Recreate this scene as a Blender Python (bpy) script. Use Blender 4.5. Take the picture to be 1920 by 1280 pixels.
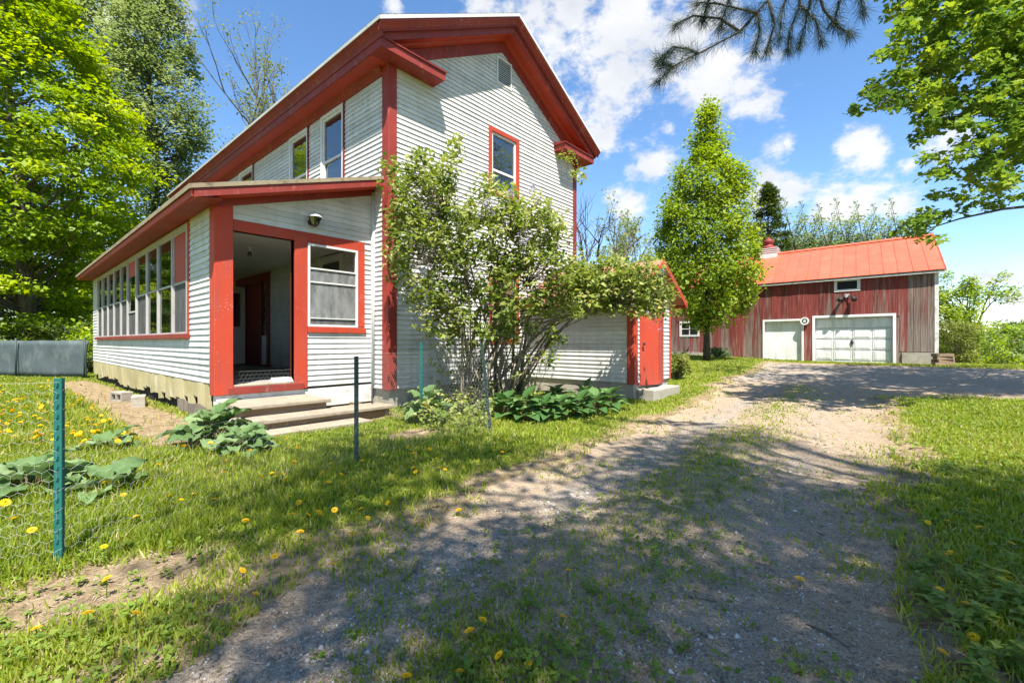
import bpy, math, random
import numpy as np
from mathutils import Vector

for o in list(bpy.data.objects): bpy.data.objects.remove(o, do_unlink=True)
sc = bpy.context.scene
col = sc.collection
random.seed(7)
RNG = np.random.default_rng(7)
R = math.radians

# ------------------------------------------------------------------ camera, world, sun, exposure
F = 853.0                                   # focal length in photo pixels (1920 wide): a 16 mm lens
AR = math.atan(750 / F)
FW = np.array([math.cos(AR), math.sin(AR), 0.0])
RT = np.array([math.sin(AR), -math.cos(AR), 0.0])
UP = np.array([0, 0, 1.0])
CAM = np.array([-4.58, -6.91, 1.2])
def ray(x, y): return FW + RT * (x - 960) / F + UP * (640 - y) / F
def at(x, y, d): return CAM + ray(x, y) * d
def onX(x, y, X): d = ray(x, y); return CAM + d * ((X - CAM[0]) / d[0])
def onY(x, y, Y): d = ray(x, y); return CAM + d * ((Y - CAM[1]) / d[1])
def onZ(x, y, Z): d = ray(x, y); return CAM + d * ((Z - CAM[2]) / d[2])
def pix(p): d = np.array(p) - CAM; z = d @ FW; return (960 + F * (d @ RT) / z, 640 - F * d[2] / z, z) if z > 0.05 else (0, -9999, z)

cd = bpy.data.cameras.new('camera'); cam = bpy.data.objects.new('camera', cd); col.objects.link(cam)
cd.sensor_width = 36; cd.lens = 36 * F / 1920; cd.clip_start = 0.05; cd.clip_end = 3000
cam.location = CAM; cam.rotation_euler = (R(90), 0, math.atan2(-FW[0], FW[1]))
sc.camera = cam

LDIR = np.array([0.345, 0.43, -1.0]); LDIR = LDIR / np.linalg.norm(LDIR)     # way the sunlight travels
sl = bpy.data.lights.new('sun', 'SUN'); sl.energy = 5.0; sl.angle = R(0.55); sl.color = (1.0, 0.95, 0.87)
sun = bpy.data.objects.new('sun', sl); col.objects.link(sun)
sun.rotation_euler = Vector(LDIR).to_track_quat('-Z', 'Y').to_euler()
sun.location = (-10, -15, 30)

w = bpy.data.worlds.new('World'); sc.world = w; w.use_nodes = True
def build_world():
    nt = w.node_tree; N = nt.nodes; L = nt.links
    N.clear()
    out = N.new('ShaderNodeOutputWorld'); bg = N.new('ShaderNodeBackground')
    sky = N.new('ShaderNodeTexSky'); sky.sky_type = 'NISHITA'; sky.sun_disc = False
    sky.sun_elevation = math.asin(-LDIR[2]); sky.sun_rotation = math.atan2(-LDIR[0], -LDIR[1])
    sky.altitude = 300; sky.air_density = 1.0; sky.dust_density = 0.1; sky.ozone_density = 2.2
    bg.inputs['Strength'].default_value = 0.07
    tc = N.new('ShaderNodeTexCoord')
    nrm = N.new('ShaderNodeVectorMath'); nrm.operation = 'NORMALIZE'; L.new(tc.outputs['Generated'], nrm.inputs[0])
    # cumulus: soft round masses gathered round a list of directions, broken up by noise
    blobs = [(1150,60,150),(1230,90,130),(1340,130,90),(1075,40,100),(1190,60,110),(1150,140,80),(1270,80,110),(1330,140,85),(1400,165,60),(1125,215,50),(1120,260,45),(1000,15,70),(900,5,50),(1200,10,100),
             (280,5,60),(215,30,40),(740,12,26),(1595,275,36),(1630,292,34),(1612,262,26),(1458,272,24),(1475,268,18),(1445,335,36),(1480,360,44),(1435,372,40),
             (1560,385,42),(1620,372,50),(1680,388,36),(1215,310,48),(1190,330,30),(1175,390,45),(1255,240,20),(1770,265,55),(1705,308,20),(1900,505,40),(1850,520,30),(1915,560,45),(1410,200,40)]
    cs = []
    for (x, y, r) in blobs:
        v = ray(x, y); n = np.linalg.norm(v); cs.append((v / n, r / F / n * 1.25))
    rr = random.Random(3)
    for k in range(26):                       # the same kind of sky all round
        a = rr.uniform(0, 6.283); e = rr.uniform(0.08, 1.1)
        v = np.array([math.cos(a) * math.cos(e), math.sin(a) * math.cos(e), math.sin(e)])
        if v @ FW / 1.0 > 0.55: continue
        cs.append((v, rr.uniform(0.05, 0.15)))
    prev = None
    for (c, r) in cs:
        d = N.new('ShaderNodeVectorMath'); d.operation = 'DISTANCE'; L.new(nrm.outputs[0], d.inputs[0]); d.inputs[1].default_value = tuple(c)
        m = N.new('ShaderNodeMath'); m.operation = 'MULTIPLY_ADD'; L.new(d.outputs['Value'], m.inputs[0]); m.inputs[1].default_value = -1 / r; m.inputs[2].default_value = 1.0
        if prev is None: prev = m.outputs[0]
        else:
            x = N.new('ShaderNodeMath'); x.operation = 'SMOOTH_MAX'; x.inputs[2].default_value = 0.25
            L.new(prev, x.inputs[0]); L.new(m.outputs[0], x.inputs[1]); prev = x.outputs[0]
    no = N.new('ShaderNodeTexNoise'); no.inputs['Scale'].default_value = 13; no.inputs['Detail'].default_value = 10; no.inputs['Roughness'].default_value = 0.66
    mp = N.new('ShaderNodeMapping'); mp.inputs['Scale'].default_value = (1, 1, 1.7); L.new(nrm.outputs[0], mp.inputs[0]); L.new(mp.outputs[0], no.inputs['Vector'])
    k = N.new('ShaderNodeMath'); k.operation = 'MULTIPLY_ADD'; L.new(no.outputs['Fac'], k.inputs[0]); k.inputs[1].default_value = 3.3; k.inputs[2].default_value = -1.72
    a = N.new('ShaderNodeMath'); a.operation = 'ADD'; L.new(prev, a.inputs[0]); L.new(k.outputs[0], a.inputs[1])
    ss = N.new('ShaderNodeMapRange'); ss.interpolation_type = 'SMOOTHSTEP'; L.new(a.outputs[0], ss.inputs[0])
    ss.inputs[1].default_value = 0.0; ss.inputs[2].default_value = 0.8; ss.inputs[3].default_value = 0; ss.inputs[4].default_value = 0.93
    n2 = N.new('ShaderNodeTexNoise'); n2.inputs['Scale'].default_value = 7; n2.inputs['Detail'].default_value = 5; L.new(mp.outputs[0], n2.inputs['Vector'])
    cr = N.new('ShaderNodeValToRGB'); cr.color_ramp.elements[0].position = 0.3; cr.color_ramp.elements[0].color = (4.6, 4.8, 5.2, 1)
    cr.color_ramp.elements[1].position = 0.62; cr.color_ramp.elements[1].color = (6.2, 6.2, 6.2, 1); L.new(n2.outputs['Fac'], cr.inputs[0])
    hs = N.new('ShaderNodeHueSaturation'); hs.inputs['Saturation'].default_value = 1.15; hs.inputs['Value'].default_value = 1.55; L.new(sky.outputs[0], hs.inputs['Color'])
    mx = N.new('ShaderNodeMix'); mx.data_type = 'RGBA'; L.new(ss.outputs[0], mx.inputs[0]); L.new(hs.outputs[0], mx.inputs[6]); L.new(cr.outputs[0], mx.inputs[7])
    L.new(mx.outputs[2], bg.inputs['Color']); L.new(bg.outputs[0], out.inputs[0])
build_world()
vs = sc.view_settings; vs.view_transform = 'Standard'; vs.look = 'None'; vs.exposure = 1.3; vs.gamma = 1; vs.use_curve_mapping = False
sc.render.engine = 'CYCLES'
cy = sc.cycles; cy.max_bounces = 6; cy.diffuse_bounces = 3; cy.glossy_bounces = 3; cy.transmission_bounces = 4; cy.transparent_max_bounces = 10
cy.caustics_reflective = False; cy.caustics_refractive = False; cy.use_denoising = True; cy.sample_clamp_indirect = 6

# ------------------------------------------------------------------ helpers
ORG = {}                                     # world origin of every thing and part
def empty(name, loc, label, cat, group=None):
    o = bpy.data.objects.new(name, None); col.objects.link(o); o.location = tuple(loc); o.empty_display_size = 0.2
    ORG[o.name] = np.array(loc, float); tag(o, label, cat, group); return o
def tag(o, label=None, cat=None, group=None, kind=None):
    if label: o['label'] = label
    if cat: o['category'] = cat
    if group: o['group'] = group
    if kind: o['kind'] = kind
    return o
def link(me, name, parent, loc=None):
    o = bpy.data.objects.new(name, me); col.objects.link(o)
    if parent is not None: o.parent = parent
    if loc is not None:
        o.location = tuple(np.array(loc, float) - (ORG[parent.name] if parent is not None else 0))
    ORG[o.name] = np.array(loc, float) if loc is not None else (ORG[parent.name].copy() if parent is not None else np.zeros(3))
    return o
class MB:
    def __init__(s): s.v = []; s.f = []
    def add(s, vs, fs):
        b = len(s.v); s.v += [tuple(map(float, p)) for p in vs]; s.f += [tuple(i + b for i in f) for f in fs]; return s
    def box(s, a, b):
        (x0, y0, z0), (x1, y1, z1) = a, b
        x0, x1 = min(x0, x1), max(x0, x1); y0, y1 = min(y0, y1), max(y0, y1); z0, z1 = min(z0, z1), max(z0, z1)
        return s.add([(x0,y0,z0),(x1,y0,z0),(x1,y1,z0),(x0,y1,z0),(x0,y0,z1),(x1,y0,z1),(x1,y1,z1),(x0,y1,z1)],
                     [(0,3,2,1),(4,5,6,7),(0,1,5,4),(1,2,6,5),(2,3,7,6),(3,0,4,7)])
    def hexa(s, p):   # 8 points, bottom loop then top loop
        return s.add(p, [(0,3,2,1),(4,5,6,7),(0,1,5,4),(1,2,6,5),(2,3,7,6),(3,0,4,7)])
    def prism(s, pa, pb):   # two matching loops
        n = len(pa); return s.add(list(pa) + list(pb), [tuple(range(n - 1, -1, -1)), tuple(range(n, 2 * n))] + [(i, (i + 1) % n, n + (i + 1) % n, n + i) for i in range(n)])
    def tube(s, pts, rad, n=6, cap=True):
        pts = [np.array(p, float) for p in pts]; rings = []; u = None
        for i, p in enumerate(pts):
            t = pts[min(i + 1, len(pts) - 1)] - pts[max(i - 1, 0)]; t = t / (np.linalg.norm(t) + 1e-9)
            if u is None:
                u = np.cross(t, [0.3, 0.9, 0.2]); 
                if np.linalg.norm(u) < 1e-3: u = np.cross(t, [1, 0, 0])
            u = u - t * (u @ t); u /= np.linalg.norm(u) + 1e-9; v = np.cross(t, u)
            r = rad[i] if hasattr(rad, '__len__') else rad
            rings.append([p + r * (math.cos(a) * u + math.sin(a) * v) for a in [2 * math.pi * k / n for k in range(n)]])
        vs = [q for r_ in rings for q in r_]; m = len(rings)
        fs = [(i * n + k, i * n + (k + 1) % n, (i + 1) * n + (k + 1) % n, (i + 1) * n + k) for i in range(m - 1) for k in range(n)]
        if cap: fs += [tuple(range(n - 1, -1, -1)), tuple((m - 1) * n + k for k in range(n))]
        return s.add(vs, fs)
    def lathe(s, c, prof, n=16, axis='z'):   # prof: (r, h)
        vs = []; m = len(prof)
        for (r, h) in prof:
            for k in range(n):
                a = 2 * math.pi * k / n; q = (r * math.cos(a), r * math.sin(a), h)
                if axis == 'y': q = (q[0], q[2], q[1])
                if axis == 'x': q = (q[2], q[0], q[1])
                vs.append((c[0] + q[0], c[1] + q[1], c[2] + q[2]))
        fs = [(i * n + k, i * n + (k + 1) % n, (i + 1) * n + (k + 1) % n, (i + 1) * n + k) for i in range(m - 1) for k in range(n)]
        fs += [tuple(range(n - 1, -1, -1)), tuple((m - 1) * n + k for k in range(n))]
        return s.add(vs, fs)
    def build(s, name, mat, parent=None, smooth=False, bevel=0, kind=None, label=None, loc=None):
        org = ORG[parent.name] if parent is not None else np.zeros(3)
        if loc is not None: org = np.array(loc, float)
        me = bpy.data.meshes.new(name)
        me.from_pydata([(p[0] - org[0], p[1] - org[1], p[2] - org[2]) for p in s.v], [], s.f)
        me.materials.append(mat)
        if smooth: me.polygons.foreach_set('use_smooth', [True] * len(me.polygons))
        me.update()
        o = link(me, name, parent, loc)
        if bevel:
            m = o.modifiers.new('bevel', 'BEVEL'); m.width = bevel; m.segments = 2; m.limit_method = 'ANGLE'
        if kind: o['kind'] = kind
        if label: o['label'] = label
        return o
def np_mesh(name, V, FI, nper, mat, parent=None, face_attr=None, smooth=False, kind=None, loc=None):
    """V (n,3); FI flat vertex indices of faces with nper corners each"""
    org = np.array(loc, float) if loc is not None else (ORG[parent.name] if parent is not None else np.zeros(3))
    me = bpy.data.meshes.new(name); nf = len(FI) // nper
    me.vertices.add(len(V)); me.vertices.foreach_set('co', (V - org).astype(np.float32).ravel())
    me.loops.add(len(FI)); me.loops.foreach_set('vertex_index', FI.astype(np.int32))
    me.polygons.add(nf); me.polygons.foreach_set('loop_start', np.arange(0, nf * nper, nper, dtype=np.int32))
    try: me.polygons.foreach_set('loop_total', np.full(nf, nper, dtype=np.int32))
    except Exception: pass
    if smooth: me.polygons.foreach_set('use_smooth', np.ones(nf, dtype=bool))
    if face_attr is not None:
        a = me.attributes.new('rnd', 'FLOAT', 'FACE'); a.data.foreach_set('value', face_attr.astype(np.float32))
    me.materials.append(mat); me.update(calc_edges=True); me.validate()
    o = link(me, name, parent, loc)
    if kind: o['kind'] = kind
    return o

def vnoise(x, y, s=1.0, seed=0):
    x = np.asarray(x) / s; y = np.asarray(y) / s
    xi = np.floor(x).astype(np.int64); yi = np.floor(y).astype(np.int64); fx = x - xi; fy = y - yi
    fx = fx * fx * (3 - 2 * fx); fy = fy * fy * (3 - 2 * fy)
    def h(a, b):
        n = (a * 374761393 + b * 668265263 + seed * 974634777) & 0x7fffffff
        n = ((n ^ (n >> 13)) * 1274126177) & 0x7fffffff
        return ((n ^ (n >> 16)) & 0xffff) / 65535.0
    return (h(xi, yi) * (1 - fx) + h(xi + 1, yi) * fx) * (1 - fy) + (h(xi, yi + 1) * (1 - fx) + h(xi + 1, yi + 1) * fx) * fy
def fbm(x, y, s=1.0, seed=0, o=3):
    t = 0; a = 0.5; n = 0
    for i in range(o): t = t + a * vnoise(x, y, s / 2 ** i, seed + i); n += a; a *= 0.5
    return t / n
def sstep(a, b, x): t = np.clip((np.asarray(x, float) - a) / (b - a), 0, 1); return t * t * (3 - 2 * t)

# ------------------------------------------------------------------ materials
def M_new(name):
    m = bpy.data.materials.new(name); m.use_nodes = True; nt = m.node_tree; nt.nodes.clear()
    out = nt.nodes.new('ShaderNodeOutputMaterial'); return m, nt, nt.nodes, nt.links, out
def noise(N, L, scale, detail=4, rough=0.55, vec=None, dim=None):
    n = N.new('ShaderNodeTexNoise'); n.inputs['Scale'].default_value = scale; n.inputs['Detail'].default_value = detail; n.inputs['Roughness'].default_value = rough
    if vec is not None: L.new(vec, n.inputs['Vector'])
    return n
def ramp(N, L, fac, stops):
    r = N.new('ShaderNodeValToRGB'); e = r.color_ramp.elements
    while len(e) < len(stops): e.new(0.5)
    for i, (p, c) in enumerate(stops): e[i].position = p; e[i].color = (*c, 1) if len(c) == 3 else c
    if fac is not None: L.new(fac, r.inputs[0])
    return r
def mix(N, L, fac, a, b, mode='MIX'):
    m = N.new('ShaderNodeMix'); m.data_type = 'RGBA'; m.blend_type = mode
    for sock, v in ((m.inputs[0], fac), (m.inputs[6], a), (m.inputs[7], b)):
        if hasattr(v, 'links') or hasattr(v, 'is_linked'): L.new(v, sock)
        elif isinstance(v, (int, float)): sock.default_value = v
        else: sock.default_value = (*v, 1)
    return m.outputs[2]
def mapping(N, L, scale, coord='Object', world=False):
    mp = N.new('ShaderNodeMapping'); mp.inputs['Scale'].default_value = scale
    if world: g = N.new('ShaderNodeNewGeometry'); L.new(g.outputs['Position'], mp.inputs[0])
    else: t = N.new('ShaderNodeTexCoord'); L.new(t.outputs[coord], mp.inputs[0])
    return mp.outputs[0]
def bump(N, L, h, strength=0.3, dist=0.02):
    b = N.new('ShaderNodeBump'); b.inputs['Strength'].default_value = strength; b.inputs['Distance'].default_value = dist; L.new(h, b.inputs['Height']); return b.outputs[0]
def principled(N, L, out, base, rough=0.6, nrm=None, spec=0.35, metal=0):
    p = N.new('ShaderNodeBsdfPrincipled')
    if hasattr(base, 'is_linked'): L.new(base, p.inputs['Base Color'])
    else: p.inputs['Base Color'].default_value = (*base, 1)
    if hasattr(rough, 'is_linked'): L.new(rough, p.inputs['Roughness'])
    else: p.inputs['Roughness'].default_value = rough
    p.inputs['Specular IOR Level'].default_value = spec; p.inputs['Metallic'].default_value = metal
    if nrm is not None: L.new(nrm, p.inputs['Normal'])
    L.new(p.outputs[0], out.inputs[0]); return p

def paint(name, c1, c2, wear, wscale=(6, 6, 6), wlo=0.6, whi=0.75, fine=60, rough=0.6, bumps=0.25, chip=None, grime=None, vary=(0.9, 1.06)):
    m, nt, N, L, out = M_new(name)
    v = mapping(N, L, (1, 1, 1), world=True)
    big = noise(N, L, 1.7, 4, 0.6, v); base = ramp(N, L, big.outputs['Fac'], [(0.3, c1), (0.7, c2)])
    oi = N.new('ShaderNodeObjectInfo'); rv = N.new('ShaderNodeMapRange'); L.new(oi.outputs['Random'], rv.inputs[0]); rv.inputs[3].default_value = vary[0]; rv.inputs[4].default_value = vary[1]
    hs = N.new('ShaderNodeHueSaturation'); L.new(base.outputs[0], hs.inputs['Color']); L.new(rv.outputs[0], hs.inputs['Value'])
    v2 = mapping(N, L, wscale, world=True)
    wn = noise(N, L, 1.0, 8, 0.68, v2); wf = ramp(N, L, wn.outputs['Fac'], [(wlo, (0, 0, 0)), (whi, (1, 1, 1))])
    colr = mix(N, L, wf.outputs[0], hs.outputs[0], wear)
    if grime:          # weathering streaks and splash, densest low on the walls
        vg = mapping(N, L, (7, 7, 0.8), world=True); gn = noise(N, L, 1.0, 6, 0.65, vg)
        g_ = N.new('ShaderNodeNewGeometry'); sp_ = N.new('ShaderNodeSeparateXYZ'); L.new(g_.outputs['Position'], sp_.inputs[0])
        zr_ = N.new('ShaderNodeMapRange'); L.new(sp_.outputs['Z'], zr_.inputs[0]); zr_.inputs[1].default_value = 0.3; zr_.inputs[2].default_value = 1.3; zr_.inputs[3].default_value = 0.16; zr_.inputs[4].default_value = 0.0
        ga = N.new('ShaderNodeMath'); ga.operation = 'ADD'; L.new(gn.outputs['Fac'], ga.inputs[0]); L.new(zr_.outputs[0], ga.inputs[1])
        gf = ramp(N, L, ga.outputs[0], [(0.50, (0, 0, 0)), (0.80, (0.6, 0.6, 0.6))]); colr = mix(N, L, gf.outputs[0], colr, grime)
    if chip:           # small flakes where the coat is gone
        cn = noise(N, L, 58, 4, 0.6, v); cb = noise(N, L, 2.1, 3, 0.5, v)
        ca = N.new('ShaderNodeMath'); ca.operation = 'MULTIPLY_ADD'; L.new(cb.outputs['Fac'], ca.inputs[0]); ca.inputs[1].default_value = 0.42; L.new(cn.outputs['Fac'], ca.inputs[2])
        cf = ramp(N, L, ca.outputs[0], [(0.895, (0, 0, 0)), (0.92, (0.9, 0.9, 0.9))]); colr = mix(N, L, cf.outputs[0], colr, chip)
    fn = noise(N, L, fine, 5, 0.6, v)
    ad = N.new('ShaderNodeMath'); ad.operation = 'MULTIPLY_ADD'; L.new(wf.outputs[0], ad.inputs[0]); ad.inputs[1].default_value = -0.6; L.new(fn.outputs['Fac'], ad.inputs[2])
    principled(N, L, out, colr, rough, bump(N, L, ad.outputs[0], bumps, 0.006)); return m

MT = {}
MT['white'] = paint('white_paint', (0.57, 0.57, 0.55), (0.67, 0.665, 0.64), (0.38, 0.375, 0.32), (3, 3, 12), 0.54, 0.72, chip=(0.30, 0.27, 0.22), grime=(0.36, 0.35, 0.29), vary=(0.86, 1.05))
MT['white_trim'] = paint('white_trim_paint', (0.62, 0.61, 0.58), (0.72, 0.71, 0.68), (0.38, 0.35, 0.30), (9, 9, 9), 0.64, 0.76)
MT['red'] = paint('red_paint', (0.41, 0.043, 0.018), (0.48, 0.055, 0.022), (0.36, 0.06, 0.04), (9, 9, 2.2), 0.50, 0.68, chip=(0.55, 0.40, 0.34), grime=(0.22, 0.06, 0.045), vary=(0.86, 1.06))
MT['red_worn_shaded'] = paint('worn_shaded_red_paint', (0.21, 0.025, 0.018), (0.30, 0.038, 0.025), (0.40, 0.15, 0.11), (8, 8, 3), 0.58, 0.74, chip=(0.52, 0.40, 0.35), grime=(0.16, 0.045, 0.035), vary=(0.84, 1.08))  # worn red, darkened to put the shade under eaves into the paint
MT['dark_red'] = paint('dark_red_paint', (0.16, 0.018, 0.014), (0.22, 0.026, 0.018), (0.25, 0.06, 0.05), (11, 11, 7), 0.66, 0.78)
MT['ceiling'] = paint('ceiling_paint', (0.74, 0.73, 0.68), (0.80, 0.79, 0.75), (0.5, 0.48, 0.42), (2, 12, 6), 0.6, 0.8)
MT['concrete'] = paint('concrete', (0.30, 0.265, 0.215), (0.42, 0.375, 0.31), (0.24, 0.22, 0.17), (4, 4, 4), 0.5, 0.7, fine=90, rough=0.9, bumps=0.6)
MT['step'] = paint('step_concrete', (0.30, 0.245, 0.18), (0.38, 0.31, 0.23), (0.20, 0.165, 0.12), (7, 7, 7), 0.52, 0.7, fine=110, rough=0.92, bumps=0.7)
MT['riser'] = paint('riser_board', (0.19, 0.13, 0.075), (0.26, 0.18, 0.11), (0.12, 0.09, 0.06), (3, 3, 9), 0.5, 0.7, rough=0.9)
MT['skirt'] = paint('mossy_skirt', (0.36, 0.31, 0.14), (0.52, 0.45, 0.25), (0.66, 0.62, 0.50), (5, 5, 1.6), 0.56, 0.72, rough=0.9, bumps=0.5)
MT['porch_floor'] = paint('porch_floor_paint', (0.22, 0.21, 0.19), (0.30, 0.28, 0.25), (0.36, 0.33, 0.28), (6, 2, 6), 0.55, 0.7)
MT['black'] = paint('black_metal', (0.025, 0.025, 0.024), (0.04, 0.04, 0.038), (0.09, 0.08, 0.07), (20, 20, 20), 0.62, 0.75, rough=0.45)
MT['dark'] = paint('dark_void', (0.012, 0.012, 0.012), (0.02, 0.019, 0.018), (0.03, 0.028, 0.024), (3, 3, 3), 0.6, 0.8, rough=0.95)  # near-black: the dark of unlit insides put into the colour
MT['bark'] = paint('grey_bark', (0.13, 0.105, 0.08), (0.21, 0.17, 0.135), (0.08, 0.065, 0.05), (12, 12, 3), 0.48, 0.62, rough=0.95, bumps=0.8)
MT['bark_dark'] = paint('dark_bark', (0.055, 0.042, 0.033), (0.10, 0.078, 0.06), (0.035, 0.028, 0.022), (12, 12, 3), 0.48, 0.62, rough=0.95, bumps=0.8)
MT['bark_lilac'] = paint('lilac_bark', (0.19, 0.145, 0.10), (0.30, 0.24, 0.17), (0.11, 0.085, 0.06), (18, 18, 5), 0.48, 0.62, rough=0.95, bumps=0.8)
MT['post_green'] = paint('post_enamel', (0.012, 0.10, 0.085), (0.02, 0.13, 0.11), (0.07, 0.10, 0.09), (14, 14, 14), 0.62, 0.75, rough=0.5)
MT['post_dark'] = paint('post_dark_enamel', (0.022, 0.042, 0.036), (0.03, 0.055, 0.046), (0.12, 0.12, 0.10), (14, 14, 22), 0.58, 0.7, rough=0.55)
MT['wire'] = paint('zinc_wire', (0.30, 0.31, 0.29), (0.40, 0.41, 0.38), (0.3, 0.3, 0.27), (9, 9, 9), 0.55, 0.7, rough=0.5)
MT['tarp'] = paint('grey_tarp', (0.055, 0.075, 0.082), (0.085, 0.11, 0.118), (0.14, 0.16, 0.16), (1.6, 1.6, 0.9), 0.52, 0.72, rough=0.95, bumps=0.5)
MT['galv'] = paint('galvanised', (0.50, 0.51, 0.50), (0.62, 0.63, 0.62), (0.32, 0.31, 0.29), (7, 7, 7), 0.6, 0.75, rough=0.45)
MT['pipe'] = paint('grey_pipe', (0.11, 0.11, 0.105), (0.16, 0.16, 0.15), (0.25, 0.24, 0.22), (9, 9, 9), 0.6, 0.75, rough=0.6)
MT['grey_wood'] = paint('weathered_wood', (0.16, 0.13, 0.10), (0.26, 0.22, 0.17), (0.10, 0.08, 0.06), (14, 14, 2), 0.48, 0.65, rough=0.95, bumps=0.6)
MT['shingle'] = paint('shingle', (0.07, 0.055, 0.042), (0.11, 0.09, 0.07), (0.16, 0.14, 0.11), (6, 6, 6), 0.52, 0.7, rough=0.95, bumps=0.8)
MT['door_white'] = paint('door_white_paint', (0.74, 0.74, 0.73), (0.82, 0.82, 0.81), (0.5, 0.48, 0.43), (7, 7, 5), 0.6, 0.76, grime=(0.42, 0.40, 0.33))
MT['wing_roof'] = paint('faded_roof_paint', (0.34, 0.13, 0.085), (0.42, 0.18, 0.12), (0.45, 0.30, 0.22), (3, 3, 3), 0.52, 0.7, rough=0.7)
MT['drip'] = paint('drip_edge', (0.36, 0.37, 0.33), (0.46, 0.47, 0.42), (0.28, 0.25, 0.2), (6, 6, 6), 0.6, 0.75, rough=0.6)
MT['roof_edge'] = paint('roof_edge_felt', (0.24, 0.19, 0.12), (0.34, 0.28, 0.18), (0.13, 0.10, 0.07), (8, 8, 8), 0.5, 0.7, rough=0.9)
MT['dirt_white'] = paint('stained_white', (0.60, 0.58, 0.53), (0.72, 0.70, 0.66), (0.36, 0.33, 0.26), (4, 4, 4), 0.5, 0.68, rough=0.85)

def glass_mat(name, tint, transp, rough=0.02, ior=1.9):
    m, nt, N, L, out = M_new(name)
    t = N.new('ShaderNodeBsdfTransparent'); t.inputs[0].default_value = (*tint, 1)
    d = N.new('ShaderNodeBsdfDiffuse'); d.inputs[0].default_value = (0.02, 0.022, 0.022, 1)
    g = N.new('ShaderNodeBsdfGlossy'); g.inputs['Roughness'].default_value = rough; g.inputs[0].default_value = (0.95, 0.97, 0.96, 1)
    v = mapping(N, L, (1, 1, 1), world=True); n = noise(N, L, 3.0, 2, 0.5, v); L.new(bump(N, L, n.outputs['Fac'], 0.06, 0.05), g.inputs['Normal'])
    a = N.new('ShaderNodeMixShader'); a.inputs[0].default_value = transp; L.new(d.outputs[0], a.inputs[1]); L.new(t.outputs[0], a.inputs[2])
    f = N.new('ShaderNodeFresnel'); f.inputs[0].default_value = ior
    b = N.new('ShaderNodeMixShader'); L.new(f.outputs[0], b.inputs[0]); L.new(a.outputs[0], b.inputs[1]); L.new(g.outputs[0], b.inputs[2])
    L.new(b.outputs[0], out.inputs[0]); return m
MT['glass'] = glass_mat('window_glass', (0.8, 0.85, 0.83), 0.12, 0.02, 2.6)
MT['dim_glass'] = glass_mat('loft_glass', (0.4, 0.4, 0.4), 0.1, 0.15, 1.15)
MT['porch_glass'] = glass_mat('porch_glass', (0.85, 0.87, 0.86), 0.85, 0.03, 1.8)
def film_mat(name, c, tr):
    m, nt, N, L, out = M_new(name)
    v = mapping(N, L, (1, 1, 0.35), world=True); n = noise(N, L, 9, 7, 0.7, v)
    cr = ramp(N, L, n.outputs['Fac'], [(0.35, tuple(k * 0.65 for k in c)), (0.65, tuple(min(1, k * 1.35) for k in c))])
    t = N.new('ShaderNodeBsdfTransparent'); d = N.new('ShaderNodeBsdfDiffuse'); L.new(cr.outputs[0], d.inputs[0])
    a = N.new('ShaderNodeMixShader'); a.inputs[0].default_value = tr; L.new(d.outputs[0], a.inputs[1]); L.new(t.outputs[0], a.inputs[2]); L.new(a.outputs[0], out.inputs[0]); return m
MT['film'] = film_mat('plastic_film', (0.15, 0.15, 0.148), 0.45)
MT['shaded_trim'] = paint('shaded_trim_paint', (0.36, 0.35, 0.33), (0.46, 0.45, 0.43), (0.28, 0.26, 0.23), (9, 9, 9), 0.6, 0.75)  # white mullions greyed, their shade put into the paint
MT['screen'] = film_mat('fly_screen', (0.22, 0.225, 0.22), 0.18)
MT['curtain'] = film_mat('curtain_cloth', (0.5, 0.49, 0.48), 0.12)

def leaf_mat(name, stops, trans=0.42, rough=0.5, gloss=0.25):
    m, nt, N, L, out = M_new(name)
    a = N.new('ShaderNodeAttribute'); a.attribute_name = 'rnd'
    cr = ramp(N, L, a.outputs['Fac'], stops)
    p = N.new('ShaderNodeBsdfPrincipled'); L.new(cr.outputs[0], p.inputs['Base Color']); p.inputs['Roughness'].default_value = rough; p.inputs['Specular IOR Level'].default_value = gloss
    t = N.new('ShaderNodeBsdfTranslucent'); hs = N.new('ShaderNodeHueSaturation'); L.new(cr.outputs[0], hs.inputs['Color']); hs.inputs['Hue'].default_value = 0.488; hs.inputs['Saturation'].default_value = 1.1; hs.inputs['Value'].default_value = 1.5
    L.new(hs.outputs[0], t.inputs[0])
    x = N.new('ShaderNodeMixShader'); x.inputs[0].default_value = trans; L.new(p.outputs[0], x.inputs[1]); L.new(t.outputs[0], x.inputs[2]); L.new(x.outputs[0], out.inputs[0]); return m
MT['leaf_maple'] = leaf_mat('maple_leaf', [(0, (0.13, 0.22, 0.014)), (0.5, (0.23, 0.34, 0.016)), (1, (0.36, 0.44, 0.022))])
MT['leaf_young'] = leaf_mat('young_maple_leaf', [(0, (0.13, 0.21, 0.02)), (0.5, (0.22, 0.31, 0.03)), (1, (0.32, 0.40, 0.05))])
MT['leaf_birch'] = leaf_mat('birch_leaf', [(0, (0.11, 0.165, 0.045)), (0.5, (0.18, 0.24, 0.075)), (1, (0.28, 0.33, 0.13))])
MT['leaf_dark'] = leaf_mat('dark_leaf', [(0, (0.025, 0.05, 0.010)), (0.5, (0.05, 0.085, 0.014)), (1, (0.10, 0.13, 0.02))])
MT['leaf_right'] = leaf_mat('overhanging_maple_leaf', [(0, (0.07, 0.135, 0.024)), (0.5, (0.14, 0.23, 0.035)), (1, (0.27, 0.35, 0.045))])
MT['leaf_pale'] = leaf_mat('pale_leaf', [(0, (0.10, 0.14, 0.03)), (0.5, (0.17, 0.20, 0.045)), (1, (0.25, 0.26, 0.06))])
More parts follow.
